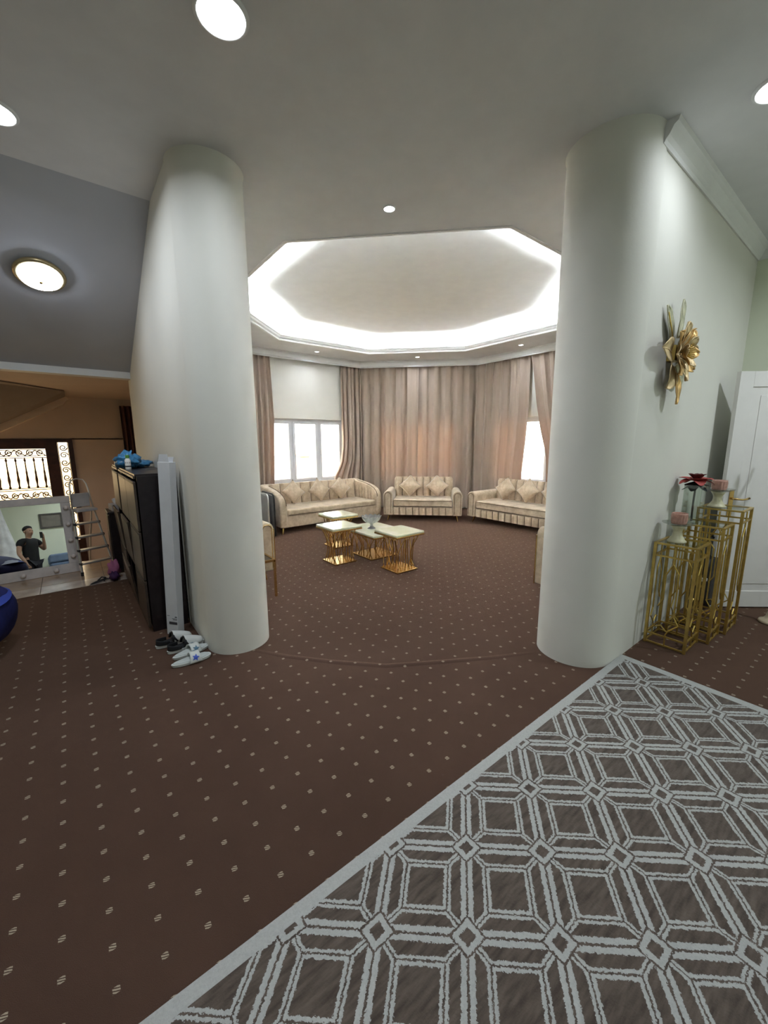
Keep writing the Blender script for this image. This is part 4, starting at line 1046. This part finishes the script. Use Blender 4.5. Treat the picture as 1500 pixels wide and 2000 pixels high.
# ------------------------------------------------------------------ what stands behind the viewer and shows in the mirror
t = thing('mattress_stack', 'stack of blue-covered mattresses against the wall behind the viewer', 'mattress', (.95, -1.62, .0125))
M_mat = mat('blue_mattress_cloth', (0.16, 0.22, 0.34), 0.8, var=0.12)
for i in range(5):
    box(-.80, .80, -.30, .30, .002 + i * .235, .232 + i * .235).build('mattress', M_mat, t, bevel=.05, seg=3)
o = thing('wall_picture', 'dark framed picture on the wall behind the viewer', 'picture', (.36, -1.998, 2.22))
MB().box(-.25, .25, 0, .03, .17, .21).box(-.25, .25, 0, .03, -.21, -.17).box(-.25, -.21, 0, .03, -.17, .17).box(.21, .25, 0, .03, -.17, .17).build('frame', mat('dark_frame', (0.07, 0.06, 0.05), 0.4), o)
box(-.21, .21, .004, .012, -.17, .17).build('picture_sheet', mat('grey_brown_canvas', (0.20, 0.18, 0.15), 0.8), o)
def net(s, q):
    a = 2 * PI * s; r = .04 + .62 * q ** 1.3 + .03 * math.sin(9 * a) * q; return (r * math.cos(a), r * math.sin(a) * .7, 2.75 - 2.735 * q)
o = MB().sheet(net, 54, 16, True).build('bed_net', mat('white_net_cloth', (0.72, 0.72, 0.72), 0.9), smooth=True); o.location = (-.70, -1.50, 0)
tag(o, 'white cone-shaped net cloth hanging behind the viewer', 'net')

# the person taking the picture: seen only in the mirror
BODY_AT = (-fw0.x * .40, -fw0.y * .40, .012)
pe = thing('person', 'person in black t-shirt and dark trousers holding up a phone', 'person', BODY_AT, HEAD - PI / 2)
def skin(name, verts, edges, material, rootv, sub=2, parent=pe):
    me = bpy.data.meshes.new(name); me.from_pydata([v[:3] for v in verts], edges, []); me.materials.append(material)
    o = bpy.data.objects.new(name, me); C.objects.link(o); o.parent = parent
    md = o.modifiers.new('skin', 'SKIN'); md.use_smooth_shade = True
    for i, v in enumerate(verts):
        sv = me.skin_vertices[0].data[i]; sv.radius = (v[3], v[4] if len(v) > 4 else v[3]); sv.use_root = (i == rootv)
    q = o.modifiers.new('sub', 'SUBSURF'); q.levels = sub; q.render_levels = sub
    return o
def chain(a, *rest): return [(x, y) for x, y in zip((a,) + rest, rest)]
M_skin = mat('skin_tone', (0.42, 0.25, 0.17), 0.55, var=0.05); M_tee = mat('black_tshirt', (0.012, 0.012, 0.014), 0.85); M_trs = mat('dark_trousers', (0.016, 0.015, 0.022), 0.85)
V = [(0, 0, .98, .15, .115), (0, .02, 1.12, .145, .115), (0, .03, 1.30, .165, .11), (0, .0, 1.44, .10, .08), (0, .01, 1.50, .055), (0, .03, 1.56, .058), (0, .045, 1.61, .074, .085), (0, .04, 1.69, .078, .095), (0, .025, 1.76, .06, .07),
     (0, .148, 1.645, .010), (.20, 0, 1.42, .062), (.28, .10, 1.20, .046), (.14, .27, 1.39, .032), (.075, .335, 1.475, .030, .022), (-.20, 0, 1.42, .062), (-.27, .02, 1.14, .046), (-.25, .14, .92, .032), (-.245, .18, .84, .030, .02),
     (.10, 0, .90, .10), (.11, .03, .50, .065), (.115, -.02, .09, .045), (.13, .14, .035, .036), (-.10, 0, .90, .10), (-.11, .03, .50, .065), (-.115, -.02, .09, .045), (-.13, .14, .035, .036)]
Eg = chain(0, 1, 2, 3, 4, 5, 6, 7, 8) + [(6, 9)] + chain(3, 10, 11, 12, 13) + chain(3, 14, 15, 16, 17) + chain(0, 18, 19, 20, 21) + chain(0, 22, 23, 24, 25)
fing = [((.075, .335, 1.475), (.052, .362, 1.500), (.030, .378, 1.505)), ((.075, .335, 1.475), (.060, .368, 1.520), (.034, .378, 1.528)), ((.075, .335, 1.475), (.062, .368, 1.545), (.036, .378, 1.552)), ((.075, .335, 1.475), (.050, .362, 1.480), (.026, .376, 1.484))]
for a_, b_, c_ in fing:
    i = len(V); V += [(b_[0], b_[1], b_[2], .009), (c_[0], c_[1], c_[2], .008)]; Eg += [(13, i), (i, i + 1)]
i = len(V); V += [(.070, .370, 1.495, .010), (.052, .386, 1.530, .009)]; Eg += [(13, i), (i, i + 1)]
for k in range(4):
    i = len(V); V += [(-.24 + .012 * k, .19 + .008 * k, .79, .009), (-.235 + .010 * k, .20 + .006 * k, .75, .008)]; Eg += [(17, i), (i, i + 1)]
skin('body', V, Eg, M_skin, 0)
V2 = [(0, 0, .84, .185, .150), (0, 0, .93, .182, .148), (0, .02, 1.12, .17, .145), (0, .03, 1.30, .185, .135), (0, .0, 1.445, .115, .095), (.20, 0, 1.42, .082), (.245, .08, 1.31, .075), (-.20, 0, 1.42, .082), (-.24, .01, 1.27, .075)]
skin('tshirt', V2, chain(0, 1, 2, 3, 4) + [(4, 5), (5, 6), (4, 7), (7, 8)], M_tee, 0)
V3 = [(0, 0, .97, .160, .125), (.10, 0, .88, .118), (.11, .03, .50, .088), (.115, -.015, .10, .072), (-.10, 0, .88, .118), (-.11, .03, .50, .088), (-.115, -.015, .10, .072)]
skin('trousers', V3, chain(0, 1, 2, 3) + [(0, 4), (4, 5), (5, 6)], M_trs, 0)
MB().ball((0, .025, 1.725), .092, .108, .088, 18, 12, lambda d: .72 if (d.y > .45 and d.z < .42) or (d.y > .0 and d.z < -.25) or d.z < -.75 else 1.0).build('hair', mat('black_hair', (0.012, 0.010, 0.010), 0.6), pe, smooth=True)
for sx in (-1, 1):
    MB().ball((sx * .032, .128, 1.675), .010, .007, .008, 8, 6).build('eye', M_black, pe, smooth=True); MB().ball((sx * .088, .03, 1.66), .012, .022, .032, 8, 6).build('ear', M_skin, pe, smooth=True)
MB().ball((0, .128, 1.605), .024, .010, .007, 10, 6).build('mouth', mat('lip_tone', (0.34, 0.14, 0.11), 0.5), pe, smooth=True)
for sx in (-1, 1):
    MB().ball((sx * .125, .07, .037), .05, .13, .036, 14, 8).build('shoe', M_black, pe, smooth=True)
ph = thing('phone', 'black phone held up by the person', 'phone', (0, 0, EYE - .06)); ph.rotation_euler = (0, 0, HEAD - PI / 2)
box(-.036, .036, -.022, -.014, -.075, .075).build('phone_body', mat('black_glass', (0.01, 0.01, 0.012), 0.15), ph, bevel=.004)
